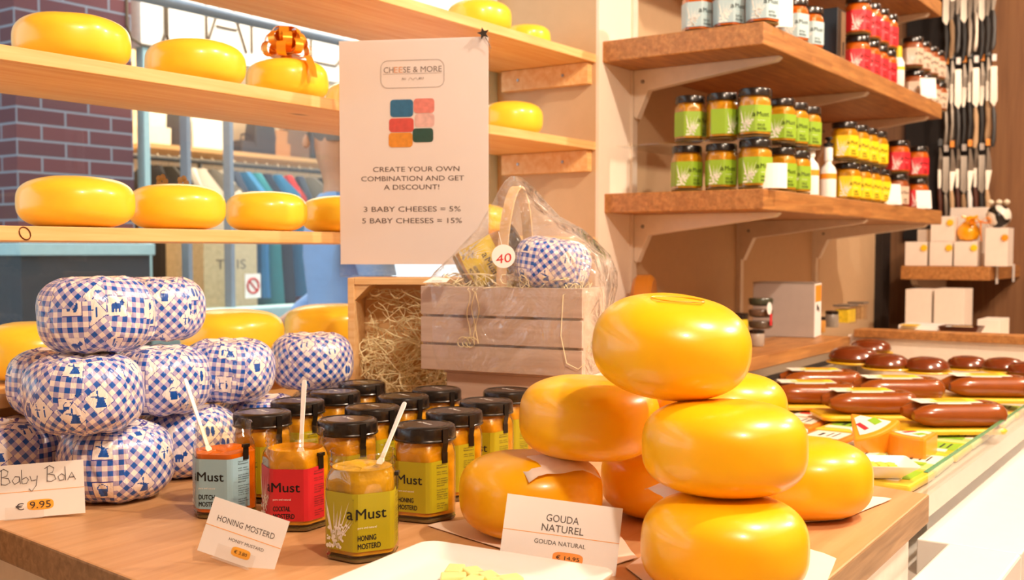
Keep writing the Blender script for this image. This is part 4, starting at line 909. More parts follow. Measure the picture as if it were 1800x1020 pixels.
# lower box and gift crate
GL, GR = at(740, 1.66, .119), at(1023, 1.545, .119); gx = (GR-GL); gw = Vector((gx.x, gx.y)).length; grz = math.atan2(gx.y, gx.x); gd = .115
lb = empty('lower_box', GL.xy.to_3d()+Vector((0, 0, T)), grz); tag(lb, 'low pale wooden box under the gift crate', 'box')
m = MB(); m.box((.02+gw/2, .012+gd/2, .056), (gw-.03, gd-.012, .112)); m.build('box_body', CRATEW, lb, bevel=.001)
MB().box((.02+gw/2, .012+gd/2, .1148), (gw-.024, gd-.006, .0045)).build('box_lid', CRATEW, lb, bevel=.001)
gc = empty('gift_crate', GL+Vector((0, 0, -.0015)), grz); tag(gc, 'slatted pale gift crate wrapped in clear film, holding a checked cheese and a mustard jar', 'gift crate'); GH = .128
for k, (a, b) in enumerate(((.0, .038), (.042, .081), (.085, GH))):
    MB().box((gw/2, .003, (a+b)/2), (gw, .006, b-a)).build('front_slat', CRATEW, gc, bevel=.0008); MB().box((gw/2, gd-.003, (a+b)/2), (gw, .006, b-a)).build('rear_slat', CRATEW, gc, bevel=.0008)
for x in (.0045, gw-.0045): MB().box((x, gd/2, GH/2), (.009, gd-.0125, GH)).build('end_board', CRATEW, gc, bevel=.0008)
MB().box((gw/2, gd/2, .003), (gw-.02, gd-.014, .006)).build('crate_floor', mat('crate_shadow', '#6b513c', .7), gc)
ax_ = gw*.50; hp = []
for k in range(21):
    a = math.pi*k/20; hp.append((ax_+.004*math.sin(a), gd/2-math.cos(a)*(gd/2-.008)*(.75+.25*abs(math.cos(a))), GH*.5+(.215)*math.sin(a)**.55))
MB().ribbon(hp, .016, .003, (1, 0, 0)).build('handle', mat('wood_handle', '#e8c08c', .6), gc, smooth=True)
w2 = MB(); straw(w2, 170, ((.012, gw-.012), (.010, gd-.012), (GH-.035, GH+.008)), 9, .0008); straw(w2, 26, ((.012, gw-.02), (-.004, .03), (GH-.002, GH+.02)), 10, .0008)
def curly(mb, x, z0, seed):
    rng = random.Random(seed); p = [(x, .004, z0), (x-.002, -.003, z0-.004)]
    for k in range(9): p.append((x+.003*math.sin(k*.9+seed), -.0035-.0005*math.sin(k), z0-.008-.008*k))
    for k in range(12): a = k*.6; p.append((x-.010+.012*math.cos(a)*(1-k/18), -.0042, z0-.082+.011*math.sin(a)*(1-k/18)-.003))
    mb.tube(p, .0006, 4)
for x, s_ in ((.085, 1), (.093, 2), (.100, 5)): curly(w2, x, GH, s_)
w2.tube([(gw-.02, .01, GH), (gw-.028, -.004, GH-.01), (gw-.031, -.005, .06), (gw-.022, -.005, .02), (gw-.004, -.004, .012), (gw+.004, .0, .02)], .0006, 4)
o = w2.build('wood_wool', STRAW, None, smooth=True); o.location = gc.location; o.rotation_euler[2] = grz; tag(o, 'pale wood wool bedding the cheese and the jar in the gift crate', 'wood wool', kind='stuff')
GM = Matrix.Translation(gc.location) @ Matrix.Rotation(grz, 4, 'Z')
o = bpy.data.objects.new('checked_cheese', WM[0]); C.objects.link(o); o.location = GM @ Vector((gw*.72, gd*.44, GH-.004)); o.rotation_euler = (.14, .05, 1.2); o.scale = (.86,)*3; tag(o, 'blue checked cheese lying in the wood wool of the gift crate', 'cheese')
jg = dup(JL, GM @ Vector((gw*.18, gd*.42, GH+.016)), (math.radians(-12), math.radians(60), grz+.15), label='lidded mustard jar with yellow label lying tilted in the gift crate'); del jg['group']
for ch in jg.children:
    if ch.name.startswith('label'):
        ch.material_slots[0].link = 'OBJECT'; ch.material_slots[0].material = mat('label_bright_yellow', '#efd20c', .45, var=.01)
# film around the crate
def film_ring(z, hw0, hw1, d0, d1, seed, rough_):
    out = []; n = 56; cx_, cy_ = gw/2, gd/2
    for i in range(n):
        a = 2*math.pi*i/n; c_, s_ = math.cos(a), math.sin(a); e = .32
        x = math.copysign(abs(c_)**e, c_)*(hw1 if c_ > 0 else hw0); y = math.copysign(abs(s_)**e, s_)*(d1 if s_ > 0 else d0)
        q_ = noise.noise(Vector((x*26, y*26, z*22+seed)))*rough_+noise.noise(Vector((x*70, y*70, z*50+seed)))*rough_*.5
        out.append((cx_+x+(q_ if c_ > 0 else -q_), cy_+y*(1+q_*3)-abs(q_)*.6*(1 if s_ < 0 else 0), z))
    return out
fr_ = []
prof = [(-.0, .003, .003, .002, .0), (.04, .004, .006, .003, .001), (.09, .004, .011, .003, .002), (.127, .004, .020, .004, .003)]
g2 = gw/2; d2 = gd/2
for z, a, b, c_, r_ in prof: fr_.append(film_ring(z+.001, g2+a, g2+b, d2+c_, d2+c_, 1, r_))
for z, L_, R_, dd, rr in ((.150, .88, 1.14, 1.02, .006), (.175, .66, 1.08, .95, .007), (.195, .50, .92, .85, .007), (.215, .38, .72, .75, .006), (.235, .27, .48, .68, .005), (.255, .19, .32, .60, .004), (.275, .12, .20, .50, .004), (.287, .07, .12, .38, .003), (.295, .03, .05, .2, .002)):
    fr_.append([(x+ .0, y, z_) for x, y, z_ in film_ring(z, g2*L_, g2*R_, d2*dd, d2*dd, 1, rr)])
MB().rings(fr_, False, True).build('clear_film', FILM, gc, smooth=True, angle=35)
tg = empty('round_tag', at(885, 1.505, .292)); tg.rotation_euler = (math.radians(-6), math.radians(-8), 0); tag(tg, 'round white tag with red 40 hanging on the film of the gift crate', 'tag')
MB().lathe([(.0165, -.0004), (.0165, .0004)], 40, Matrix.Rotation(math.pi/2, 4, 'X')).build('disc', WHITE, tg)
m = MB(); add_text(m, '40', .0215, .0125, upright(0, -.0007, -.003), shear=.15); m.build('number', REDINK, tg); MB().tube([(0, 0, .0165), (-.002, .001, .035)], .0003, 4).build('thread', WHITE, tg)
rt = empty('folded_tag', at(768, 1.625, .252), math.radians(-20)); tag(rt, 'small white printed tag at the left corner of the gift crate', 'tag')
MB().add([(-.018, -.012, .0), (.020, -.010, .001), (.018, .008, .006), (-.010, .010, .008), (-.018, -.012, -.0004), (.020, -.010, .0006), (.018, .008, .0056), (-.010, .010, .0076)], [(0, 1, 2, 3), (7, 6, 5, 4), (0, 4, 5, 1), (1, 5, 6, 2), (2, 6, 7, 3), (3, 7, 4, 0)]).build('tag_paper', WHITE, rt)
m = MB(); add_text(m, 'ROSE', .016, .004, Matrix.Translation((.003, -.006, .0028)) @ Matrix.Rotation(.2, 4, 'X')); m.build('tag_lettering', INK, rt)
# poster in its acrylic stand, on the straw crate
PD = 1.80; pL, pR = at(599, PD+.01, .28), at(859, PD-.03, .28); pw = (pR.xy-pL.xy).length; prz = math.atan2(pR.y-pL.y, pR.x-pL.x); pz = .2795; ph = .3695
ps = empty('poster_stand', Vector((pL.x, pL.y, T+.2555)), prz); tag(ps, 'white discount poster in a clear acrylic stand on top of the straw crate', 'poster')
pzz = .0215
MB().box((pw/2, 0, pzz+ph/2), (pw, .0006, ph)).build('poster_sheet', mat('poster_paper', '#fbf3f0', .6, var=.008), ps)
ac = MB(); ac.box((pw/2, -.002, pzz/2+ph/2), (pw+.004, .0012, ph+pzz)); ac.box((pw/2, .0022, pzz/2+ph/2), (pw+.004, .0012, ph+pzz)); ac.box((pw*.5, .018, .0012), (pw*.97, .06, .002)); ac.build('acrylic_stand', ACRY, ps)
sx = lambda px: (px-598)/260*pw; sz = lambda py: pzz+(466-py)/388*ph
sh = bpy.data.objects.get('poster_sheet')
def stext(m, body, x0, x1, yc, hpx): add_text(m, body, (x1-x0)/260*pw, hpx/388*ph, upright(sx((x0+x1)/2), -.0006, sz(yc)))
m = MB(); stext(m, 'CREATE YOUR OWN', 657, 808, 301, 8.5); stext(m, 'COMBINATION AND GET', 636, 816, 317, 8.5); stext(m, 'A DISCOUNT!', 676, 773, 332, 8.5); stext(m, '3 BABY CHEESES = 5%', 640, 810, 370, 9); stext(m, '5 BABY CHEESES = 15%', 637, 812, 390, 9); m.build('poster_text', mat('poster_ink', '#54403c', .6), sh)
m = MB(); stext(m, 'CH', 677, 694, 130, 10); stext(m, 'SE & MORE', 711, 778, 130, 10)
rr = rrect(sx(672), sx(782), sz(161), sz(114), .012, 0, 8); rr = [(x, -.0006, y) for x, y, _ in rr]
m.tube(rr+[rr[0]], .0003, 4); m.tube([(sx(676), -.0006, sz(137)), (sx(778), -.0006, sz(137))], .0002, 4)
for a, b, c_ in ((708, 716, 1), (720, 742, 2), (738, 747, 3)): m.tube([(sx(a+(b-a)*k/8), -.0006, sz(146+2.5*math.sin(k*2+c_))) for k in range(9)], .00025, 4)
m.build('logo_print', mat('logo_ink', '#8d807c', .6), sh)
m = MB(); stext(m, 'EE', 695, 710, 130, 10); m.build('logo_letters_orange', mat('logo_orange', '#e9a878', .6), sh)
for nm, col, x0, x1, y0, y1 in (('blue', '#2f78a8', 688, 728, 181, 211), ('rose', '#f0938a', 729, 765, 180, 205), ('red', '#e25c56', 686, 729, 213, 237), ('pale_pink', '#f3c9c4', 731, 765, 206, 229), ('green', '#25564e', 727, 763, 231, 255), ('amber', '#f0a13a', 685, 727, 238, 263)):
    q_ = rrect(sx(x0), sx(x1), sz(y1), sz(y0), .0055, 0, 5); MB().prism([(x, y) for x, y, _ in q_], .0006, .0008, Matrix.Rotation(math.pi/2, 4, 'X')).build('printed_cheese_'+nm, mat('print_'+nm, col, .5, bump=.1, var=.12, bscale=120), sh)
# silver star clip on the corner
sc_ = empty('star_clip', Vector((pR.x, pR.y, T+.2555+pzz+ph))-Vector((.008, .006, -.004))); tag(sc_, 'small dark silver star clip on the top right corner of the poster', 'clip')
m = MB(); star = []
for k in range(10): a = math.pi/2+k*math.pi/5+.25; r_ = .0105 if k % 2 == 0 else .0045; star.append((r_*math.cos(a), r_*math.sin(a)))
m.prism(star, -.0015, .0015, Matrix.Rotation(math.pi/2, 4, 'X')); m.build('star', mat('dark_silver', '#5d554e', .25, metal=.9), sc_, bevel=.0006)
MB().tube([(.003, 0, -.006), (.009, .001, -.016), (.012, .001, -.024)], .0006, 5).build('pin', MATS['dark_silver'], sc_)
# ================================================================ goods on the wall shelves
GRN = make_jar('#8fb32c', 'gold', 'green', label='x', detail=False, title=('DILLE', 'MOSTERD'))
YEL = make_jar('#efd21a', 'gold', 'yellow', label='x', detail=False)
RED = make_jar('#e02331', 'orange', 'bright_red', label='x', detail=False, title=('CHILI', 'MOSTERD'))
BLU = make_jar('#b4ccd0', 'orange', 'pale_blue', label='x', detail=False, title=('DUTCH', 'MOSTERD'))
BRN = make_jar('#d9bfa6', 'brown', 'beige', label='x', detail=False, title=('CHUTNEY', 'VIJGEN'))
used = set()
def shelf_jar(proto, px, p, z, label, group, yaw=0, scale=1.0):
    v = atp(px, p, z+.0006); rz = math.atan2(v.y, v.x)-math.pi/2+math.radians(yaw)
    if proto.name not in used:
        used.add(proto.name); proto.location = v; proto.rotation_euler = (0, 0, rz); proto['label'] = label; proto['group'] = group; proto.scale = (scale,)*3; return proto
    return dup(proto, v, rz, label, group, scale)
Z1, Z2 = .4365, .797; LV = .109
def pend(px_target, z, p_lo, s_off=.05):   # jars along the left end edge: constant s
    v = ats(px_target, S0+s_off, z); return v
def end_jar(proto, px, z, label, group, yaw, scale=1.0):
    v = ats(px, S0+.045, z+.0006); rz = math.atan2(v.y, v.x)-math.pi/2+math.radians(yaw)
    if proto.name not in used:
        used.add(proto.name); proto.location = v; proto.rotation_euler = (0, 0, rz); proto['label'] = label; proto['group'] = group; proto.scale = (scale,)*3; return proto
    return dup(proto, v, rz, label, group, scale)
GG = 'green-labelled jars on the lower wall shelf'
end_jar(GRN, 1207, Z1, 'green-labelled jar at the left end of the bottom row on the lower wall shelf', GG, 20)
end_jar(GRN, 1267, Z1, 'green-labelled jar second from the left in the bottom row of the lower wall shelf', GG, 12)
end_jar(GRN, 1327, Z1, 'green-labelled jar at the shelf corner in the bottom row, left of the white card', GG, 16, 1.04)
shelf_jar(GRN, 1372, .935, Z1, 'green-labelled jar in the bottom row right behind the white card', GG, 20)
shelf_jar(GRN, 1398, .935, Z1, 'green-labelled jar at the right end of the bottom row of green jars', GG, 20)
pz_ = slabF('glass_divider', S0+.0, S0+.30, .895, 1.26, Z1+LV+.001, Z1+LV+.004, GLASS, kind=None); tag(pz_, 'glass plate carrying the upper row of green-labelled jars', 'glass plate')
Zu = Z1+LV+.005
end_jar(GRN, 1213, Zu, 'green-labelled jar at the left end of the upper row, its label turned away', GG, 42)
end_jar(GRN, 1269, Zu, 'green-labelled jar second in the upper row, showing the pale back of its label', GG, 75)
end_jar(GRN, 1326, Zu, 'green-labelled jar at the shelf corner in the upper row', GG, 6, 1.04)
shelf_jar(GRN, 1371, .935, Zu, 'green-labelled jar right of the corner one in the upper row', GG, 20)
shelf_jar(GRN, 1394, .935, Zu, 'green-labelled jar second last on the right of the upper row', GG, 20)
shelf_jar(GRN, 1417, .935, Zu, 'green-labelled jar last on the right of the upper row', GG, 20)
def bottle(px, p, z, lab, group):
    root = empty('sauce_bottle', atp(px, p, z+.0006), 0); tag(root, lab, 'bottle', group)
    b = MB().lathe([(.018, 0), (.021, .003), (.021, .070), (.018, .080), (.009, .090), (.008, .098)], 24).build('bottle_body', WHITEG, root, smooth=True)
    MB().lathe([(.0212, .050), (.0212, .064)], 24, None, False, False).build('orange_band', mat('orange_band', '#f39a1e', .5), b)
    MB().lathe([(.010, .097), (.011, .098), (.011, .130), (.009, .133)], 20).build('white_cap', WHITE, root, smooth=True)
    MB().lathe([(.005, .133), (.013, .137), (.013, .143), (.004, .147), (.004, .150), (.011, .156), (.009, .160), (.002, .161)], 20).build('black_nozzle', BLACK, root, smooth=True)
    return root
bottle(1424, .925, Z1, 'white sauce bottle with orange band right beside the green jars', 'white bottles with orange bands')
bottle(1455, .930, Z1, 'white sauce bottle with orange band and black nozzle, in front of the yellow jars', 'white bottles with orange bands')
GY = 'yellow-labelled jars on the lower wall shelf'
for r, zz_, w_ in ((0, Z1, 'bottom'), (1, Z1+LV, 'top')):
    for i, px in enumerate((1489, 1509, 1526, 1543)):
        shelf_jar(YEL, px-(5 if r else 0), .94, zz_, 'yellow-labelled jar, %s from the left in the %s row beside the white bottle' % (['first', 'second', 'third', 'fourth'][i], w_), GY, 25)
GR_ = 'red-labelled jars on the lower wall shelf'
for i, (px, zz_, lab) in enumerate(((1578, Z1+LV, 'red-labelled jar on the left of the upper pair on the lower wall shelf'), (1612, Z1+LV, 'red-labelled jar on the right of the upper pair on the lower wall shelf'), (1612, Z1, 'red-labelled jar in the bottom row between the two white cards'))):
    shelf_jar(RED, px, .955, zz_, lab, GR_, 30)
shelf_jar(BRN, 1576, .955, Z1, 'beige-labelled jar in shade behind the left one of the two white cards', 'beige jars on the wall shelves', 30)
# upper shelf
GBL = 'pale blue labelled jars on the middle wall shelf'
for i, px in enumerate((1226, 1282, 1340)): end_jar(BLU, px, Z2, 'pale blue labelled jar, %s from the left at the end of the middle wall shelf' % ['first', 'second', 'third'][i], GBL, 18)
shelf_jar(BLU, 1394, .935, Z2, 'pale blue labelled jar just right of the white card on the middle wall shelf', GBL, 20)
shelf_jar(BLU, 1421, .935, Z2, 'pale blue labelled jar beside the black box on the middle wall shelf', GBL, 20)
bb = empty('black_box', atp(1462, .93, Z2+.0006), ZR); tag(bb, 'tall black gift box with a brown window on the middle wall shelf', 'box')
MB().box((0, 0, .065), (.07, .05, .13)).build('box_body', BLACK, bb, bevel=.001); MB().box((.012, -.0254, .065), (.035, .0008, .12)).build('brown_panel', mat('box_brown', '#7a5a3c', .5), bb); MB().box((.012, -.0262, .030), (.012, .0006, .035)).build('dark_window', BLACK, bb)
GRR = 'red-labelled jars on the middle wall shelf'
for r, w_ in ((0, 'bottom'), (1, 'top')):
    for i, px in enumerate((1508, 1526, 1541, 1556)):
        shelf_jar(RED, px-(2 if not r else 0), .945, Z2+LV*r, 'red-labelled jar, %s from the left in the %s row of the middle wall shelf' % (['first', 'second', 'third', 'fourth'][i], w_), GRR, 30)
pb = empty('pump_bottle', atp(1578, .915, Z2+.0006), 0); tag(pb, 'bright white and yellow bottle at the shelf edge right of the red jars', 'bottle')
MB().lathe([(.016, 0), (.019, .004), (.019, .075), (.010, .092)], 20).build('bottle_body', WHITEG, pb, smooth=True); MB().lathe([(.0108, .090), (.0108, .122), (.006, .126)], 16).build('yellow_cap', mat('yellow_plastic', '#f4c81e', .4), pb, smooth=True); MB().lathe([(.0193, .052), (.0193, .062)], 20, None, False, False).build('yellow_band', MATS['yellow_plastic'], pb)
for r, w_ in ((0, 'bottom'), (1, 'top')):
    for i, px in enumerate((1606, 1620, 1634, 1646)):
        shelf_jar(BRN, px-(3 if r else 0), .96, Z2+LV*r*.98, 'beige chutney jar at the middle shelf far end, %s in the %s row' % (['first', 'second', 'third', 'fourth'][i], w_), 'beige jars on the wall shelves', 30, .97)
def tagcard(px, p, z, w_, h_, lab, tilt=-.15, patch=True, rz=0, curl=0):
    root = empty('price_card', atp(px, p, z)); v = root.location; root.rotation_euler = (tilt, 0, math.atan2(v.y, v.x)-math.pi/2+rz); tag(root, lab, 'price card', 'small white cards on the wall shelves')
    n = 6; a = [[(-w_/2+w_*i/n, -.006*curl*math.sin(math.pi*i/n), k*h_) for i in range(n+1)] for k in (0, 1)]
    m = MB(); m.rings(a, False, False, closed=False); m.rings([[(x, y+.0008, z_) for x, y, z_ in r] for r in a[::-1]], False, False, closed=False); c = m.build('card', WHITE, root)
    if patch: orange_blob(w_*.2, h_*.12, .0, h_*.18, c)
    MB().box((0, .003, .004), (w_*.5, .01, .008)).build('clip', ACRY, root)
tagcard(1358, .884, Z1+.001, .062, .056, 'white card at the near corner of the lower wall shelf, before the green jars', curl=1)
tagcard(1570, .895, Z1+.001, .055, .062, 'left one of the two white cards near the far end of the lower wall shelf', rz=.5, patch=False)
tagcard(1625, .895, Z1+.001, .052, .060, 'right one of the two white cards near the far end of the lower wall shelf', rz=.5, patch=False)
tagcard(1371, .890, Z2+.001, .055, .075, 'white card at the near corner of the middle wall shelf', curl=1)
tagcard(1633, .893, Z2+.001, .055, .068, 'white card at the far end of the middle wall shelf', rz=.5, patch=False)
# ================================================================ hanging utensils at the end wall
HOLD = mat('orange_tag', '#f49312', .5); BLADE = mat('blade_steel', '#8f8274', .3, metal=.6); WH_ = mat('wood_grip', '#c9a57a', .5); BKG = mat('black_grip', '#241c17', .4); BRG = mat('brown_grip', '#6e3216', .4)
slab_ = slabF('peg_board', S_END-.03, S_END-.005, .98, 1.34, .35, 1.62, DARK, kind=None); tag(slab_, 'dark peg board on the end wall with rows of hanging cheese tools', 'peg board')
def tool(px, z, L_, grip, kind, lab, s=5.02):
    v = ats(px, s, z); root = empty('cheese_tool', v, ZR-math.pi/2+.3); tag(root, lab, 'cheese tool', 'cheese tools hanging on the end wall')
    MB().box((0, 0, -.014), (.017, .003, .028)).build('header_card', HOLD if kind % 3 == 1 else BKG if kind % 3 == 2 else WHITE, root)
    if kind % 3 == 0:
        MB().add([(-.012, 0, -.05), (.012, 0, -.05), (.016, 0, -.05-L_*.42), (.004, 0, -.05-L_*.5), (-.012, 0, -.05-L_*.44), (-.012, .0015, -.05), (.012, .0015, -.05), (.016, .0015, -.05-L_*.42), (.004, .0015, -.05-L_*.5), (-.012, .0015, -.05-L_*.44)], [(0, 1, 2, 3, 4), (9, 8, 7, 6, 5), (0, 5, 6, 1), (1, 6, 7, 2), (2, 7, 8, 3), (3, 8, 9, 4), (4, 9, 5, 0)]).build('blade', BLADE, root)
    else: MB().ribbon([(0, 0, -.036), (.005, .004, -.05-L_*.12), (.006, .008, -.05-L_*.25), (0, .002, -.05-L_*.5)], [.006, .018, .024, .010], .0018, (1, 0, 0)).build('blade', BLADE, root)
    MB().rings([[(w_*math.cos(a)+.006*math.sin(3*t), w_*.7*math.sin(a), -.05-L_*.5-L_*.5*t) for a in [i*math.pi/4 for i in range(8)]] for t, w_ in ((0, .006), (.2, .010), (.5, .008), (.85, .011), (1, .007))]).build('grip', grip, root, smooth=True)
    MB().tube([(0, .0, 0), (0, .03, .002), (0, .11, .0)], .0025, 6).build('peg', STEEL, root)
grips = [BKG, BKG, BLADE, WH_, BKG, BLADE, BKG, WH_, BKG, BKG]; gn = ['black', 'black', 'steel', 'wooden', 'black', 'steel', 'black', 'wooden', 'black', 'black']
ordn = ['first', 'second', 'third', 'fourth', 'fifth', 'sixth', 'seventh', 'eighth', 'ninth', 'tenth']
for r, (z, L_, w_) in enumerate(((1.50, .33, 'top'), (1.13, .34, 'upper'), (.76, .33, 'lower'))):
    for i in range(9):
        px = (1664 if r < 2 else 1656)+i*10.5-(3 if r == 2 else 0); k = (i*3+r*2) % 10
        tool(px, z+.015*((i*7+r) % 3), L_, grips[k] if r < 2 else [BRG, BLADE, WH_, BRG, WH_, WHITE, BRG, BKG, WH_][i], i+r, '%s-gripped cheese tool, %s from the left in the %s hanging row' % (gn[k] if r < 2 else ['brown', 'steel', 'wooden', 'brown', 'wooden', 'white', 'brown', 'black', 'wooden'][i], ordn[i], w_), s=5.02-.03*(i % 3))
# ================================================================ rear shelf with boxes
zr_ = zf_ = .238; S_R = 4.51
ra = sp(ats(1583, S_R, .238))[1]; rb_ = sp(ats(1740, S_R, .238))[1]
rs_ = empty('end_shelf', pt((S_R+S_END)/2, (ra+rb_)/2, .238), ZR); tag(rs_, 'thick wooden shelf at the far end carrying small white gift boxes', 'shelf')
MB().box((0, 0, -.0275), (S_END-S_R-.002, ra-rb_, .055)).build('board', BLOCK, rs_, bevel=.003)
MB().prism([(-.25, -.055), (.28, -.055), (.28, -.17), (.2, -.15), (-.22, -.08)], -.012, .012, Matrix.Translation((0, (ra-rb_)/2-.03, 0)) @ Matrix.Rotation(math.pi/2, 4, 'X')).build('bracket', TRIMW, rs_)
for px, lab in ((1752, 'left'), (1781, 'right')):
    v = atp(px, rb_-.002, .225); root = empty('price_card', v, ZR); tag(root, '%s one of two small white cards hanging on the end of the far shelf' % lab, 'price card', 'small cards on the far shelf end'); MB().box((0, -.002, -.02), (.045, .001, .075)).build('card', WHITE, root)
BOXW = mat('white_box', '#efe3d6', .6, var=.02)
def gbox(px0, px1, z, h_, s, depth, lab, ribbon='#f7c21a', rb2=True, name='gift_box', group='small white gift boxes on the far shelf'):
    a, b = ats(px0, s, z), ats(px1, s, z); w_ = (a-b).length; root = empty(name, (a+b)/2+Vector((0, 0, .0005)), ZR-math.pi/2); tag(root, lab, 'box', group)
    MB().box((0, depth/2, h_/2), (w_-.002, depth, h_)).build('box_body', BOXW, root, bevel=.001)
    if rb2: MB().lathe([(.001, -.003), (.014, -.002), (.013, .003), (.001, .004)], 9, Matrix.Translation((w_/2-.012, -.003, h_*.74)) @ Matrix.Rotation(math.pi/2, 4, 'X')).build('bow', mat('bow_'+ribbon[1:], ribbon, .5), root)
    return root
zb = .238
gbox(1590, 1629, zb, .097, 4.53, .10, 'white gift box at the left end of the far shelf')
gbox(1633, 1673, zb, .097, 4.53, .10, 'white gift box second from the left on the far shelf')
gbox(1676, 1717, zb, .097, 4.53, .10, 'white gift box third from the left on the far shelf, beside a yellow bow', '#f7d31a')
gbox(1730, 1771, zb, .150, 4.53, .12, 'taller white box at the right of the far shelf, with the spotted ball on top', '#f49b14')
gbox(1635, 1675, zb+.098, .100, 4.53, .10, 'white gift box stacked on the second box of the far shelf')
gbox(1612, 1634, zb+.098, .050, 4.60, .08, 'half hidden white box stacked left of the upper gift box', rb2=False)
gbox(1668, 1735, zb, .24, 4.78, .12, 'tall pale box standing at the back of the far shelf', rb2=False)
yc = empty('yellow_cow_figure', ats(1702, 4.60, zb+.0985), ZR-math.pi/2+.4); tag(yc, 'round yellow money-box cow on the gift boxes of the far shelf', 'figurine'); YM = mat('yellow_glaze', '#f5ab0c', .25, coat=.5)
MB().lathe([(.012, 0), (.034, .008), (.044, .03), (.040, .055), (.024, .074), (.012, .082), (.001, .084)], 24).build('cow_body', YM, yc, smooth=True)
m = MB(); m.lathe([(.001, -.02), (.016, -.012), (.02, 0), (.013, .014), (.001, .02)], 14, Matrix.Translation((0, -.03, .082)) @ Matrix.Rotation(math.pi/2, 4, 'X')); m.tube([(-.03, -.02, .10), (-.012, -.02, .094)], .006, 6); m.tube([(.03, -.02, .10), (.012, -.02, .094)], .006, 6); m.build('cow_head', YM, yc, smooth=True)
def spots():
    m = bpy.data.materials.new('cow_spots'); m.use_nodes = True; N, L = nodes(m); b = N['Principled BSDF']; b.inputs['Roughness'].default_value = .3
    tc = N.new('ShaderNodeTexCoord'); n = N.new('ShaderNodeTexNoise'); n.inputs['Scale'].default_value = 26; n.inputs['Detail'].default_value = 0; L.new(tc.outputs['Object'], n.inputs[0]); r = N.new('ShaderNodeValToRGB'); r.color_ramp.interpolation = 'CONSTANT'; r.color_ramp.elements[1].position = .52
    r.color_ramp.elements[0].color = (*lin('#f4ecde'), 1); r.color_ramp.elements[1].color = (*lin('#1c1714'), 1); L.new(n.outputs['Fac'], r.inputs[0]); L.new(r.outputs[0], b.inputs['Base Color']); return m
cb = empty('spotted_ball', ats(1755, 4.585, zb+.151), ZR-math.pi/2); tag(cb, 'white ball with black cow spots on the tall box of the far shelf', 'ball'); SPT = spots()
m = MB(); m.lathe([(.046*math.cos(a)+.0005, .046+.046*math.sin(a)) for a in [(-.5+k/14)*math.pi for k in range(15)]], 28); m.build('ball_body', SPT, cb, smooth=True)
m = MB()
for x in (-.03, 0, .028): m.lathe([(.001, -.012), (.010, -.006), (.013, 0), (.010, .007), (.001, .012)], 12, Matrix.Translation((x, 0, .100)))
m.build('top_knobs', mat('cream_knob', '#efe2c6', .5), cb, smooth=True)
ob = empty('orange_bow', ats(1724, 4.55, zb+.175), ZR-math.pi/2); tag(ob, 'orange ribbon bow above the yellow cow on the far shelf', 'bow')
for sg in (-1, 1): MB().ribbon([(0, 0, 0), (sg*.02, 0, .016), (sg*.038, 0, .012), (sg*.036, 0, -.004), (sg*.018, 0, -.004), (0, 0, 0)], .018, .001, (0, 1, .3)).build('ribbon_loop', HOLD, ob, smooth=True)
MB().tube([(0, 0, 0), (.0, 0, -.03), (.0, .02, -.076)], .003, 6).build('ribbon_tail', HOLD, ob)
# low cabinet behind the chiller case with a few goods
lc = slabF('rear_cabinet', S_CASE+.10, 4.55, .30, 1.26, -T, -.030, mat('cabinet_beige', '#d9c4a8', .5), kind=None); tag(lc, 'low beige cabinet behind the chiller case', 'cabinet')
ZC = -.0295
for px0, px1, w_, lab in ((1590, 1636, .178, 'pale grey box standing behind the chiller case, left of the pair'), (1640, 1694, .182, 'pale grey box standing behind the chiller case, right of the pair')):
    gbox(px0, px1, ZC, w_, 4.35, .15, lab, rb2=False, name='stacked_box', group='pale boxes under the far shelf')
gbox(1715, 1758, ZC, .085, 3.9, .16, 'small white open box at the right behind the chiller case', rb2=False, name='open_box', group=None) if False else None
o = gbox(1716, 1757, ZC, .108, 3.7, .16, 'small white box at the right end of the cabinet behind the case', rb2=False, name='counter_box'); del o['group']
mg = empty('leaflet_stack', ats(1600, 3.6, .0425), ZR-math.pi/2); tag(mg, 'flat stack of white and yellow leaflets behind the chiller case', 'leaflets')
MB().box((.04, .08, .008), (.16, .14, .016)).build('leaflets', WHITE, mg, bevel=.001); MB().box((.0, .0, .017), (.05, .06, .002)).build('yellow_leaflet', mat('leaflet_yellow', '#f6c81e', .5), mg)
m2_ = empty('dark_tray', ats(1690, 3.6, .0425), ZR-math.pi/2); tag(m2_, 'small dark tray with odds and ends beside the leaflets', 'tray')
MB().rings([[(a*w_, b*.05, z) for a, b in ((-1, -1), (1, -1), (1, 1), (-1, 1))] for z, w_ in ((0, .05), (.02, .06), (.02, .055), (.004, .048))]).build('tray_body', mat('tray_brown', '#5b2d18', .4), m2_); MB().box((0, 0, .012), (.06, .05, .014)).build('contents', mat('tray_goods', '#c9a77a', .6), m2_, bevel=.003)
gl_ = gbox(1568, 1712, ZC, .071, 3.58, .2, 'low pale box under the leaflets behind the chiller case', rb2=False, name='storage_box'); del gl_['group']
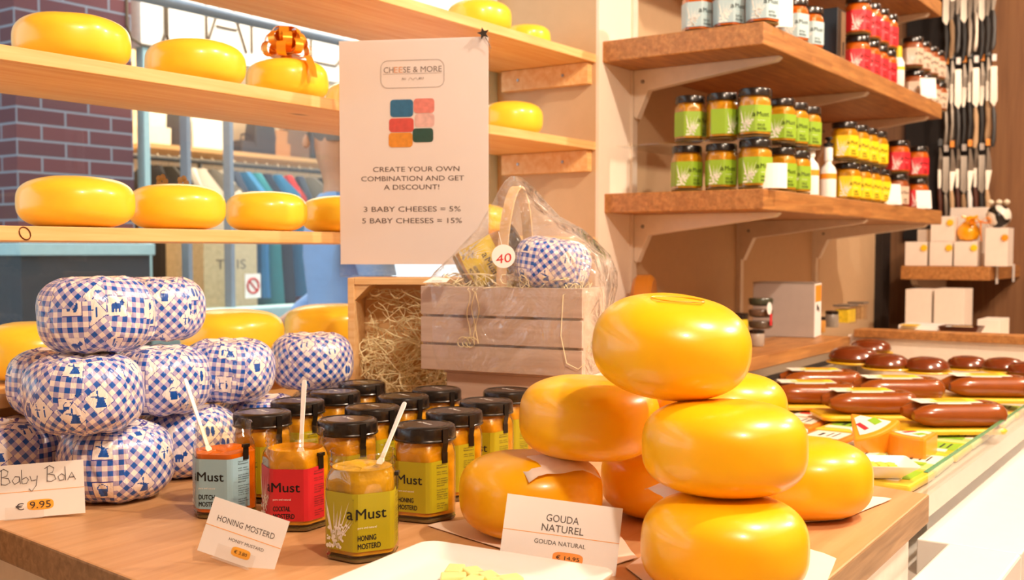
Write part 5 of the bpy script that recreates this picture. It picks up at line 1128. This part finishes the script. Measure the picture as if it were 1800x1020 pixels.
# ================================================================ goods on the narrow ledge
ZL = .0655
v = atp(1132, 1.21, ZL); cw = empty('cut_cheese_wheel', v+Vector((0, 0, .0885)), ZR+.35); tag(cw, 'red-brown cheese wheel standing on edge on the ledge, with a pale label', 'cheese')
Rw = .088; MB().lathe([(.001, -.024), (Rw*.9, -.024), (Rw, -.015), (Rw, .015), (Rw*.9, .024), (.001, .024)], 48, Matrix.Rotation(math.pi/2, 4, 'X')).build('wheel', mat('brown_rind', '#b06a1c', .4), cw, smooth=True)
MB().box((.02, -.0245, .012), (.09, .001, .035)).build('label', mat('pale_label', '#cfc4ae', .6, var=.15, bscale=120), cw); MB().add([(-.078, -.0246, .0), (-.03, -.0246, .05), (-.026, -.0246, .0), (-.06, -.0246, -.04)], [(3, 2, 1, 0)]).build('orange_wedge', mat('wedge_orange', '#ee8a2c', .5), cw)
v = atp(1238, 1.14, ZL+.0005); dk = empty('dark_sausage', v, ZR); tag(dk, 'dark glossy sausage lying on the ledge behind the top wheel', 'sausage')
MB().rings([[(x, .022*r_*math.cos(a), .030+.022*r_*math.sin(a)+.05*0) for a in [i*math.pi/6 for i in range(12)]] for x, r_ in ((-.075, .2), (-.07, .7), (-.055, 1), (.055, 1), (.07, .7), (.075, .2))]).build('sausage_body', mat('dark_sausage_skin', '#3a1a12', .3, coat=.4), dk, smooth=True)
MB().box((0, 0, .004), (.14, .05, .008)).build('tray', BLACK, dk)
def small_jar(px, p, z, lab, body='#d8c01e', R_=.020, h_=.045, dot=True, lidc=None):
    root = empty('small_jar', atp(px, p, z+.0005), 0); tag(root, lab, 'jar', 'small jars on the narrow ledge')
    MB().lathe([(R_*.9, 0), (R_, .003), (R_, h_*.7), (R_*.85, h_*.82)], 20).build('jar_body', mat('small_jar_'+body[1:], body, .3, coat=.4), root, smooth=True)
    MB().lathe([(R_*.95, h_*.80), (R_*1.0, h_*.82), (R_*1.0, h_*.98), (R_*.9, h_)], 20).build('lid', LIDM, root, smooth=True)
small_jar(1298, 1.08, ZL, 'small dark-lidded jar with yellow content, leftmost on the ledge', R_=.024, h_=.075)
small_jar(1330, 1.00, ZL, 'small greyish jar at the foot of the tray stack on the ledge', '#a89a8c', .019, .04)
def flat_tin(px, z, k): 
    root = empty('flat_tin', atp(px, 1.03, z), 0); tag(root, ['lowest', 'middle', 'topmost'][k]+' flat dark tin of the small stack in front of the grey box', 'tin', 'flat tins stacked on the ledge')
    MB().lathe([(.022, 0), (.032, .004), (.034, .014), (.033, .018), (.001, .019)], 24).build('tin_body', mat('tin_%d' % k, ['#5a4a3c', '#6a5242', '#3c4030'][k], .3, coat=.4), root, smooth=True)
for k in range(3): flat_tin(1337, ZL+.043+k*.0195, k) if False else None
sj = small_jar
rk = empty('small_rack', atp(1337, 1.06, ZL+.0005), ZR); tag(rk, 'little clear rack of dark tins with a round white tag, left of the grey box', 'rack')
MB().box((0, 0, .004), (.06, .05, .008)).build('rack_base', ACRY, rk)
for k in range(3): MB().lathe([(.022, 0), (.030, .004), (.032, .016), (.030, .020), (.001, .021)], 24, Matrix.Translation((0, 0, .030+k*.030))).build('tin', mat('tin_%d' % k, ['#5a4a3c', '#6a5242', '#3c4030'][k], .3, coat=.4), rk, smooth=True)
MB().box((0, .026, .055), (.06, .002, .11)).build('rack_back', ACRY, rk); MB().box((-.012, -.032, .055), (.015, .001, .03)).build('red_strip', REDINK, rk); MB().lathe([(.016, 0), (.016, .001)], 24, Matrix.Translation((-.03, -.034, .085)) @ Matrix.Rotation(math.pi/2, 4, 'X')).build('round_tag', WHITE, rk)
gb = empty('grey_box', atp(1376, 1.05, ZL+.0005), ZR-1.42); tag(gb, 'large grey carton with an orange and white end panel on the ledge', 'box')
MB().box((0, .05, .0725), (.165, .10, .145)).build('box_body', mat('grey_carton', '#b0a39b', .6, var=.03), gb, bevel=.001); MB().box((.0832, .05, .0725), (.0008, .096, .143)).build('end_panel', WHITE, gb); MB().box((.0840, .05, .118), (.0008, .085, .045)).build('orange_panel', HOLD, gb); MB().box((0, .05, .1460), (.166, .101, .003)).build('lid_edge', mat('lid_grey', '#8a7d72', .5), gb)
m = MB(); m.lathe([(.010, 0), (.008, .0006)], 7, Matrix.Translation((.0842, .038, .080)) @ Matrix.Rotation(math.pi/2, 4, 'Y')); m.lathe([(.008, 0), (.007, .0006)], 6, Matrix.Translation((.0842, .058, .074)) @ Matrix.Rotation(math.pi/2, 4, 'Y')); m.build('dark_print', INKD, gb)
bo = empty('oil_bottle', atp(1426, .985, ZL+.0005), 0); tag(bo, 'tiny dark bottle with yellow top in front of the grey box', 'bottle'); MB().lathe([(.009, 0), (.010, .002), (.010, .055), (.006, .062)], 16).build('bottle_body', mat('dark_bottle', '#2e2c1c', .2, coat=.5), bo, smooth=True); MB().lathe([(.007, .061), (.007, .072)], 12).build('cap', mat('cap_yellow', '#e6d43a', .4), bo)
small_jar(1440, 1.02, ZL, 'small jar with red round seal between bottle and glass boxes', '#c98a3a', .018, .045)
small_jar(1462, 1.06, ZL, 'steel-lidded small jar left of the yellow glass box', '#8f8478', .020, .05)
def cbox(px, p, w_, h_, col, lab):
    root = empty('clear_box', atp(px, p, ZL+.0005), ZR); tag(root, lab, 'box', 'clear boxes on the ledge'); MB().box((0, 0, h_/2), (w_, .05, h_)).build('clear_shell', ACRY, root); MB().box((0, 0, h_*.45), (w_-.006, .04, h_*.75)).build('contents', mat('content_'+col[1:], col, .5, var=.2, bscale=90), root); MB().box((0, 0, h_+.003), (w_+.004, .054, .006)).build('lid', mat('smoke_lid', '#6a6058', .3), root)
cbox(1486, 1.08, .085, .055, '#e9c82a', 'clear box with yellow contents near the far end of the ledge'); cbox(1508, 1.10, .055, .055, '#b08a5a', 'clear box with brown contents at the far end of the ledge')
# ================================================================ chiller case contents
ZF = -.0395
SKN = mat('smoked_sausage_skin', '#8c4410', .24, coat=.45, bump=.1, bscale=30, var=.1); PK = mat('yellow_backing', '#e8b81c', .35, coat=.4); LBLY = mat('label_patch', '#f3d21a', .4, var=.12, bscale=90); LBW = mat('label_white', '#f4efe0', .4)
GRNL = mat('label_green', '#9ac81e', .4)
def sausage_pack():
    root = empty('sausage_pack', (0, 0, 0)); tag(root, 'x', 'sausage', None)
    MB().rings([rrect(-.09, .09, -.052, .052, .02, 0), rrect(-.092, .092, -.054, .054, .02, .006), rrect(-.088, .088, -.05, .05, .02, .010)]).build('tray', PK, root, bevel=.001)
    P = []; 
    for k in range(9): P.append((-.072+.144*k/8*1.0, -.026, .031))
    for k in range(1, 8): a = -math.pi/2+math.pi*k/8; P.append((.072+.010*math.cos(a), .026*math.sin(a), .031))
    for k in range(9): P.append((.072-.144*k/8, .026, .031))
    rr = [.008, .017]+[.0205]*(len(P)-4)+[.017, .008]
    MB().tube(P, rr, 14).build('smoked_sausage', SKN, root, smooth=True)
    m = MB(); zl = .052
    m.box((0, .01, zl), (.112, .056, .0010)); m.box((0, -.022, zl), (.060, .02, .0010)); m.build('label', LBW, root, bevel=.0004)
    MB().box((0, -.020, zl-.001), (.03, .022, .0012)).build('green_emblem', GRNL, root); MB().box((.01, .012, zl+.001), (.085, .040, .0006)).build('label_field', LBLY, root); MB().box((.01, .012, zl+.0016), (.05, .022, .0006)).build('label_field', mat('label_orange', '#f2a21c', .4), root); MB().box((-.03, .014, zl+.001), (.022, .03, .0006)).build('label_field', LBW, root)
    return root
proto = sausage_pack(); gsp = 'packed smoked sausages in the chiller case'
spk = [(1418, .75, 0, .05, 'smoked sausage pack at the left of the front row, partly behind the cheese stack', .018), (1516, .615, 0, .12, 'smoked sausage pack in the middle of the front row in the chiller case', .018), (1664, .445, 0, .15, 'nearest smoked sausage pack, close to the glass of the chiller case', .018), (1432, .80, .0, .1, 'smoked sausage pack at the rear left of the chiller case', .022), (1568, .60, .0, .08, 'smoked sausage pack in the second row behind the middle front one', .03), (1724, .458, .0, .05, 'smoked sausage pack in the second row near the glass', .03)]
for i, (px, p, sink, rz, lab, z) in enumerate(spk):
    v = atp(px, p, ZF+z); r_ = ZR-math.radians(62)+rz
    if i == 0: proto.location = v; proto.rotation_euler = (0, 0, r_); proto['label'] = lab; proto['group'] = gsp
    else: dup(proto, v, r_, lab, gsp)
def ring_sausage(px, p, z, lab, first=[None]):
    v = atp(px, p, ZF+z)
    if first[0] is None:
        root = empty('round_sausage', v, 0); first[0] = root; tag(root, lab, 'sausage', 'round smoked sausages at the back of the case')
        MB().lathe([(.001, 0), (.045, .0), (.060, .008), (.066, .020), (.060, .034), (.045, .044), (.02, .049), (.001, .050)], 32).build('sausage_ring', mat('glazed_brown', '#6e2e10', .2, coat=.5, bump=.15, bscale=24), root, smooth=True)
        MB().lathe([(.066, .002), (.072, .006), (.070, .009), (.060, .008)], 32).build('foil_rim', PK, root, smooth=True); return root
    return dup(first[0], v, px*.1, lab)
for px, p, z, lab, k_ in ((1500, .80, .062, 'round glazed sausage at the far left of the rear row, nearest the steel panel', .9), (1530, .83, .066, 'round glazed sausage half hidden behind the far left one', .8), (1558, .715, .055, 'round glazed sausage second from the left in the rear row', .8), (1628, .63, .05, 'round glazed sausage in the middle of the rear row, the front one', .8), (1636, .71, .06, 'round glazed sausage behind the middle one of the rear row', .8), (1700, .565, .05, 'round glazed sausage behind the sausage pack near the glass', .72), (1764, .475, .055, 'round glazed sausage toward the right end of the rear row', .72), (1806, .42, .05, 'round glazed sausage cut off by the right edge of the picture', .72)):
    ring_sausage(px, p, z, lab).scale = (k_,)*3
# stepped display blocks that carry the back rows
def riser(s0, s1, p0, p1, h_, lab):
    o = slabF('display_riser', s0, s1, p0, p1, ZF, ZF+h_, mat('riser_dark', '#3a1c12', .4), kind=None); tag(o, lab, 'riser')
# flat packs of sliced cheese, laid in overlapping rows
random.seed(21)
pcols = [('#f2cf3c', 'yellow'), ('#8dbb2e', 'green'), ('#f6efe0', 'white'), ('#f08a28', 'orange'), ('#cfe08a', 'pale green'), ('#d8412c', 'red')]
def flat_pack(c1_, c2_, c3_):
    root = empty('cheese_pack', (0, 0, 0)); tag(root, 'x', 'cheese pack', None)
    MB().box((0, 0, .006), (.125, .085, .012)).build('packet', mat('pack_'+c1_[1:], c1_, .3, coat=.5, bump=.2, bscale=18), root, bevel=.004)
    MB().box((.012, .0, .0124), (.070, .060, .0008)).build('label', mat('pack_'+c2_[1:], c2_, .4), root); MB().box((-.030, .006, .0126), (.022, .05, .0010)).build('label_band', mat('pack_'+c3_[1:], c3_, .4), root)
    m = MB(); m.box((.010, .010, .0130), (.030, .006, .0002)); m.box((.014, -.004, .0130), (.040, .003, .0002)); m.box((.014, -.015, .0130), (.045, .003, .0002)); m.build('print_bars', INKD, root); return root
protos = [flat_pack('#f2cf3c', '#8dbb2e', '#f6efe0'), flat_pack('#f6efe0', '#f2cf3c', '#d8412c'), flat_pack('#cfe08a', '#f6efe0', '#8dbb2e'), flat_pack('#f08a28', '#f6efe0', '#f2cf3c')]
pn = ['green-labelled yellow cheese pack', 'yellow-labelled white cheese pack', 'white-labelled pale green cheese pack', 'white-labelled orange cheese pack']
cells = []; pv_ = [.425, .520, .615, .71, .80]; s_a = S_NEAR+.10
rown = ['nearest the glass', 'second from the glass', 'mid case', 'second from the wall', 'nearest the wall']; coln = ['first from the counter', 'second', 'third', 'fourth', 'fifth', 'sixth', 'seventh']
k = 0; firsts = set()
for ri, p in enumerate(pv_):
    for ci in range(7):
        s = s_a+ci*.135
        if s > S_CASE-.1: continue
        t = (ri*3+ci*2+(ri*ci) % 3) % 4; v = pt(s, p, ZF+.0006); r_ = ZR+random.uniform(-.06, .06); lab = '%s, %s in the row %s' % (pn[t], coln[ci], rown[ri])
        if t not in firsts: firsts.add(t); o = protos[t]; o.location = v; o.rotation_euler = (0, 0, r_); o['label'] = lab; o['group'] = 'flat cheese packs in the chiller case'
        else: o = dup(protos[t], v, r_, lab, 'flat cheese packs in the chiller case')
# wedges of orange cheese and white tasting bowls
def wedge(px, p, z, rz, lab, rot=(0, 0)):
    root = empty('cheese_wedge', atp(px, p, ZF+z)); root.rotation_euler = (rot[0], rot[1], rz); tag(root, lab, 'cheese wedge', 'orange cheese wedges in the case')
    arc = [(.085*math.cos(a), .085*math.sin(a)) for a in [math.radians(-32+64*k/10) for k in range(11)]]; MB().prism([(0, 0)]+arc, 0, .042).build('wedge_body', mat('orange_cheese', '#f59a1e', .35, coat=.4), root, bevel=.004)
    MB().prism([(.02, -.006)]+[(.074*math.cos(a), .074*math.sin(a)) for a in [math.radians(-24+48*k/8) for k in range(9)]]+[(.02, .006)], .0422, .0430).build('label', mat('pack_f6efe0', ''), root); MB().box((.050, .012, .0434), (.020, .014, .0006)).build('label_field', mat('pack_8dbb2e', ''), root); MB().box((.050, -.012, .0434), (.024, .008, .0006)).build('label_field', REDINK, root)
wedge(1500, .55, .030, ZR-2.2, 'orange cheese wedge leaning against the packs behind the white bowls', (.35, .25)); wedge(1648, .415, .004, ZR+2.6, 'orange cheese wedge lying between the bowls and the glass')
def dish(px, p, z, lab, W=.085):
    root = empty('tasting_bowl', atp(px, p, ZF+z), ZR+.5); tag(root, lab, 'bowl', 'square white bowls in the case'); h = .020; q_ = lambda w_, z_, r_=.006: rrect(-w_, w_, -w_, w_, r_, z_)
    MB().rings([q_(W*.26, 0), q_(W*.28, .002), q_(W*.5, h), q_(W*.5, h+.001), q_(W*.47, h), q_(W*.25, .004)]).build('bowl_body', WHITEG, root, smooth=True, angle=40); return root
b1 = dish(1550, .435, .015, 'white square bowl with small yellow cheese cubes, nearest the counter', .088); b2 = dish(1538, .515, .015, 'white square bowl behind the one with cheese cubes', .072)
random.seed(4)
for k in range(9):
    o = MB().box((0, 0, .005), (.013, .011, .013)).build('cheese_cube', mat('yellow_cube', '#f1d24a', .5), None, bevel=.001); M_ = Matrix.Translation(b1.location) @ Matrix.Rotation(b1.rotation_euler[2], 4, 'Z'); o.location = M_ @ Vector((-.013+.013*(k % 3)+random.uniform(-.002, .002), -.013+.013*(k//3), .0045)); o.rotation_euler[2] = random.uniform(0, 1.5); tag(o, 'small yellow cheese cube in the white bowl of the case', 'cheese cube', 'cheese cubes in the bowl')
